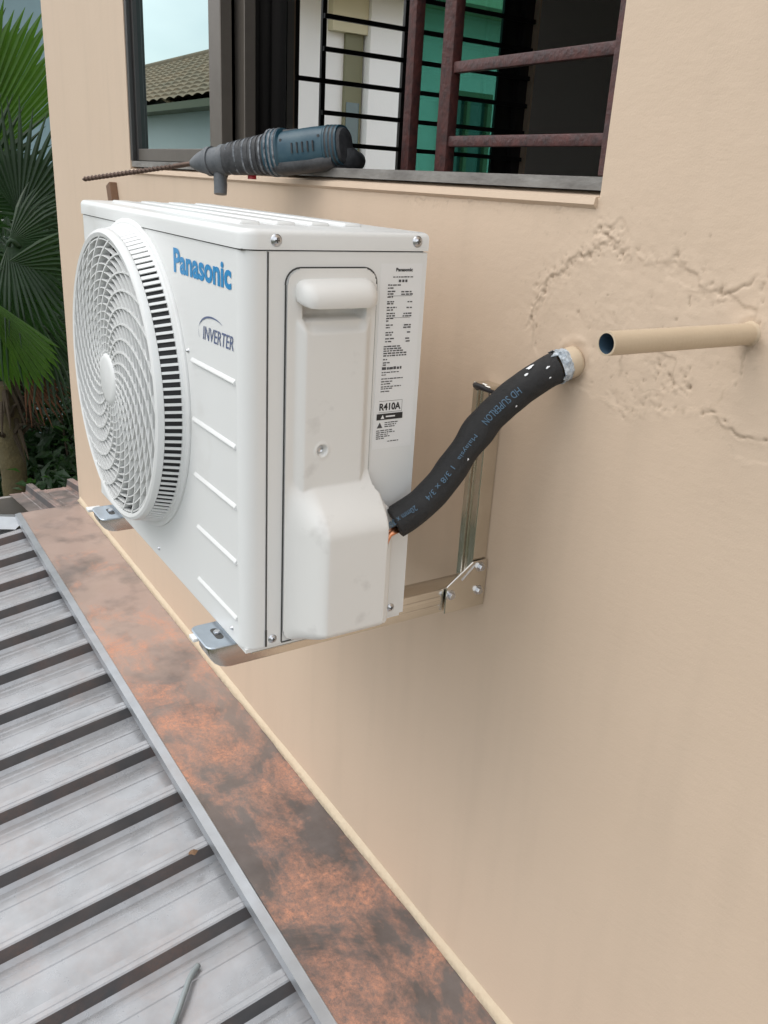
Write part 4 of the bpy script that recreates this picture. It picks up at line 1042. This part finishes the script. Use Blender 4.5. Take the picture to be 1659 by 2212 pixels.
def palm(label, base, top, r_, fronds, lean=0):
    t = thing('palm_tree', label, 'palm tree', base, 'fan palms beside the house')
    b = Vector(base); tp = Vector(top); n_ = 90; pts = []; rads = []
    for i in range(n_+1):
        u = i/n_; p = b.lerp(tp, u); pts.append(p); rads.append(r_*(1.15-.25*u)*(1+.085*((i % 5)/5)))
    MB().tube(pts, rads, 16).build('trunk', 'trunk', t, auto=.5)
    fb = MB()
    for i in range(70):
        a = random.uniform(0, 2*PI); z0 = random.uniform(-.35, .30); p = tp+Vector((math.cos(a)*r_*.9, math.sin(a)*r_*.9, z0)); q = p+Vector((math.cos(a)*random.uniform(.05, .16), math.sin(a)*random.uniform(.05, .16), random.uniform(-.28, .12)))
        fb.tube([p, (p+q)/2+Vector((0, 0, .02)), q], [.018, .013, .004], 5)
    fb.build('leaf_base_fibre', 'fibre', t)
    for f_ in fronds: frond(t, base=tp+Vector((0, 0, .15)), **f_)
    return t
def F(hub, direction, normal, rad, spread=200, nseg=34, droop=.15, m='leaf', split=.5): return dict(hub=hub, direction=direction, normal=normal, rad=rad, spread=spread, nseg=nseg, droop=droop, m=m, split=split)
palm('ringed ochre trunk palm whose fan leaves brush the house corner', (-5.05, .12, -3.7), (-5.05, .10, -.78), .085, [
    F((-4.75, .16, .12), (.1, .85, -.35), (1, -.1, .5), .62, 190, 34, .25, 'leaf_d'),
    F((-4.70, .08, -.02), (.1, .75, -.62), (1, -.2, .3), .72, 150, 28, .18, 'leaf'),
    F((-4.60, -.02, -.16), (.0, .42, -.90), (.75, -.65, .1), .62, 70, 18, .04, 'leaf_b', .92),
    F((-5.10, .30, .25), (-.1, .6, .75), (1, 0, .1), .75, 150, 26, .10, 'leaf_d'),
    F((-5.20, .02, .30), (-.1, .2, .95), (1, -.1, .1), .80, 170, 28, .10, 'leaf_d'),
    F((-5.4, .45, -.1), (-.3, .9, .05), (.8, 0, .6), .70, 200, 30, .30, 'leaf_d'),
    F((-5.5, -.1, .0), (-.9, -.1, .1), (.2, 0, .9), .75, 200, 30, .35, 'leaf'),
    F((-5.0, .35, -.42), (.0, .75, -.65), (1, .1, .3), .60, 150, 24, .30, 'leaf_d'),
    F((-4.95, .22, -.70), (.1, .55, -.8), (1, -.1, .3), .34, 90, 12, .30, 'dead')])
palm('tall fan palm with a bright hanging leaf above the ringed trunk palm', (-6.2, -.25, -3.7), (-6.2, -.20, .10), .09, [
    F((-5.55, .02, .38), (.05, .36, .93), (1, -.25, .05), 1.25, 62, 26, -.02, 'leaf_b', .93),
    F((-5.75, -.12, .55), (.05, .05, 1), (1, -.2, .1), 1.25, 90, 30, .0, 'leaf', .8),
    F((-5.9, -.05, .25), (.05, .55, .8), (1, -.1, .2), .85, 120, 28, .08, 'leaf_d'),
    F((-6.6, -.1, .5), (-.8, .4, .5), (.3, 0, .9), .9, 190, 32, .25, 'leaf'),
    F((-6.1, -.2, 1.0), (.0, .3, .95), (.9, -.3, .1), .9, 160, 30, .1, 'leaf')])
def shrub(label, c, rx_, ry_, rz_, nl, size, m, name='shrub'):
    t = thing(name, label, 'shrub', (c[0], c[1], -3.7)); c = Vector(c); mb = MB(); sm = MB()
    for i in range(9):
        a = random.uniform(0, 2*PI); q_ = c+Vector((math.cos(a)*rx_*random.uniform(.2, .7), math.sin(a)*ry_*random.uniform(.2, .7), rz_*random.uniform(-.2, .6)))
        sm.tube([(c.x, c.y, -3.7), Vector((c.x, c.y, -3.7)).lerp(q_, .55)+Vector((.04, 0, 0)), q_], [.03, .018, .006], 5)
    sm.build('stem', 'fibre', t)
    clumps = [Vector((random.gauss(0, .42), random.gauss(0, .42), random.gauss(0, .42))) for _ in range(46)]
    for i in range(nl):
        q_ = random.choice(clumps)+Vector((random.gauss(0, .11), random.gauss(0, .11), random.gauss(0, .11)))
        p = c+Vector((q_.x*rx_, q_.y*ry_, q_.z*rz_))
        e = Euler((random.uniform(-.9, .9), random.uniform(-.9, .9), random.uniform(0, 6.28))).to_matrix(); L = size*random.uniform(.6, 1.3)
        mb.add([p, p+e@Vector((L*.5, L*.22, .1*L)), p+e@Vector((L, 0, -.1*L)), p+e@Vector((L*.5, -L*.22, .1*L)), p+e@Vector((L*.5, 0, 0))], [(0, 4, 1), (1, 4, 2), (2, 4, 3), (3, 4, 0)])
    tag(mb.build('foliage', m, t, fix=False), kind='stuff')
shrub('dark leafy shrub growing below the palm leaves at the house corner', (-5.6, .75, -1.55), .75, .6, 1.15, 2600, .13, 'leaf_d')
shrub('low dense shrub filling the gap behind the ringed palm trunk', (-6.6, .2, -1.45), .9, .9, 1.15, 2600, .16, 'leaf_d')
shrub('mid green shrub with small leaves next to the roof eave', (-4.75, .48, -1.75), .42, .38, .62, 1100, .085, 'leaf')
shrub('tall dark bush between the palms and the blue grey building', (-8.2, .9, -.85), 1.2, 1.1, 1.2, 3400, .19, 'leaf_d')

# ================================================================== neighbouring buildings
def win_part(parent, axis, at_, a0, a1, z0, z1, fm='olive', d=.06):
    mb = MB()
    if axis == 'X':
        w_ = MB().box(at_, at_+.012, a0, a1, z0, z1).build('window', 'shade_glass', parent)
        for b in ((a0-.05, a0, z0-.05, z1+.05), (a1, a1+.05, z0-.05, z1+.05), (a0, a1, z0-.05, z0), (a0, a1, z1, z1+.05), ((a0+a1)/2-.02, (a0+a1)/2+.02, z0, z1)):
            mb.box(at_+.001, at_+d, *b)
    else:
        w_ = MB().box(a0, a1, at_, at_+.012, z0, z1).build('window', 'shade_glass', parent)
        for b in ((a0-.05, a0, z0-.05, z1+.05), (a1, a1+.05, z0-.05, z1+.05), (a0, a1, z0-.05, z0), (a0, a1, z1, z1+.05), ((a0+a1)/2-.02, (a0+a1)/2+.02, z0, z1)):
            mb.box(b[0], b[1], at_+.001, at_+d, b[2], b[3])
    mb.build('frame', fm, w_); return w_
wh = thing('white_house', 'white rendered house with a pilaster seen through the barred side window', 'building', (-8, 5.5, -3.7))
MB().box(-10, -6.2, 2.2, 9, -3.7, 3.2).build('wall', 'white_wall', wh)
B('pilaster', 'white_wall', wh, -6.2, -6.08, 3.392, 3.93, -3.7, 3.2, bevel=.01)
B('narrow_window', 'olive', wh, -6.199, -6.165, 3.205, 3.375, -.3, 1.72)
B('lintel', 'cream', wh, -6.199, -6.12, 3.05, 3.388, 1.722, 2.018)
B('soffit', 'cream', wh, -6.6, -5.75, 2.0, 9.2, 2.02, 2.12)
B('narrow_pane', 'shade_glass', wh, -6.1645, -6.160, 3.225, 3.355, .2, 1.2)
win_part(wh, 'X', -6.195, 4.30, 4.75, .35, 1.35); win_part(wh, 'X', -6.195, 5.4, 6.3, .35, 1.35)
MB().add([(-10.4, 1.8, 3.203), (-5.7, 1.8, 3.203), (-5.7, 9.4, 3.203), (-10.4, 9.4, 3.203), (-8, 4.2, 4.4), (-8, 7, 4.4)], [(0, 1, 4), (1, 2, 5, 4), (2, 3, 5), (3, 0, 4, 5), (3, 2, 1, 0)]).build('roof', 'tile', wh)
bh = thing('blue_grey_building', 'blue grey rendered building glimpsed between the palm leaves', 'building', (-16, 1.5, -3.7))
MB().box(-20, -14, -1.5, 7.5, -3.7, 3.6).build('wall', 'bluegrey', bh)
win_part(bh, 'X', -13.995, 1.2, 2.2, -1.2, .2, 'white_plastic')
MB().box(-20.3, -13.6, -1.9, 7.9, 3.602, 3.8).build('roof', 'concrete', bh)
B('white_awning', 'white_wall', bh, -13.99, -13.2, 1.0, 3.0, .25, .36, bevel=.02)

# tiled house across the garden, reflected in the window pane
th = thing('tiled_house', 'house with a pantile roof reflected in the sliding window pane', 'building', (-22, -9.5, -3.7))
EX0, EX1, EY, EZ, RY, RZ = -34, -8, -6.0, 1.95, -9.6, 3.75
MB().box(EX0+.6, EX1-.6, -13.2, EY-.55, -3.7, EZ-.02).build('wall', 'white_wall', th)
pitch = (RZ-EZ)/(EY-RY)
def roof_slope(ey, ry, sgn):
    nxr = 520; rows = 13; vs = []; rowz = []
    for r_ in range(rows):
        for e_ in (0, 1):
            u = (r_+e_)/rows
            for i in range(nxr+1):
                x_ = EX0+(EX1-EX0)*i/nxr; y_ = ey+(ry-ey)*u
                z_ = EZ+(RZ-EZ)*u+.045*abs(math.sin(x_*PI/.27*.5*2*.5))+(.045 if e_ == 0 else .0)
                vs.append((x_, y_, z_))
    fs = []
    for r_ in range(rows*2-1):
        fs += [(r_*(nxr+1)+i, r_*(nxr+1)+i+1, (r_+1)*(nxr+1)+i+1, (r_+1)*(nxr+1)+i) for i in range(nxr)]
    return tag(MB().add(vs, fs).build('roof_tiles', 'tile', th, fix=False), kind='stuff')
roof_slope(EY, RY, 1); roof_slope(-13.2, RY, -1)
MB().prism([(EY-.03, EZ-.02), (EY-.03, EZ-.16), (EY-.55, EZ-.16), (EY-.55, EZ-.02)], 'X', EX0+.01, EX1-.01).build('eave_board', 'olive', th)
MB().tube([(EX0, RY, RZ+.04), (EX1, RY, RZ+.04)], .11, 10).build('ridge_cap', 'tile', th, smooth=True)
MB().add([(EX0+.61, EY-.55, EZ-.02), (EX0+.61, -13.2, EZ-.02), (EX0+.61, RY, RZ-.1), (EX1-.61, EY-.55, EZ-.02), (EX1-.61, -13.2, EZ-.02), (EX1-.61, RY, RZ-.1)], [(0, 1, 2), (3, 5, 4)]).build('gable', 'white_wall', th)
for x_ in (-30.5, -26.5, -23.2, -20.4, -17.6, -14.5, -11.5): win_part(th, 'Y', EY-.545, x_-.6, x_+.6, -.4, 1.0)
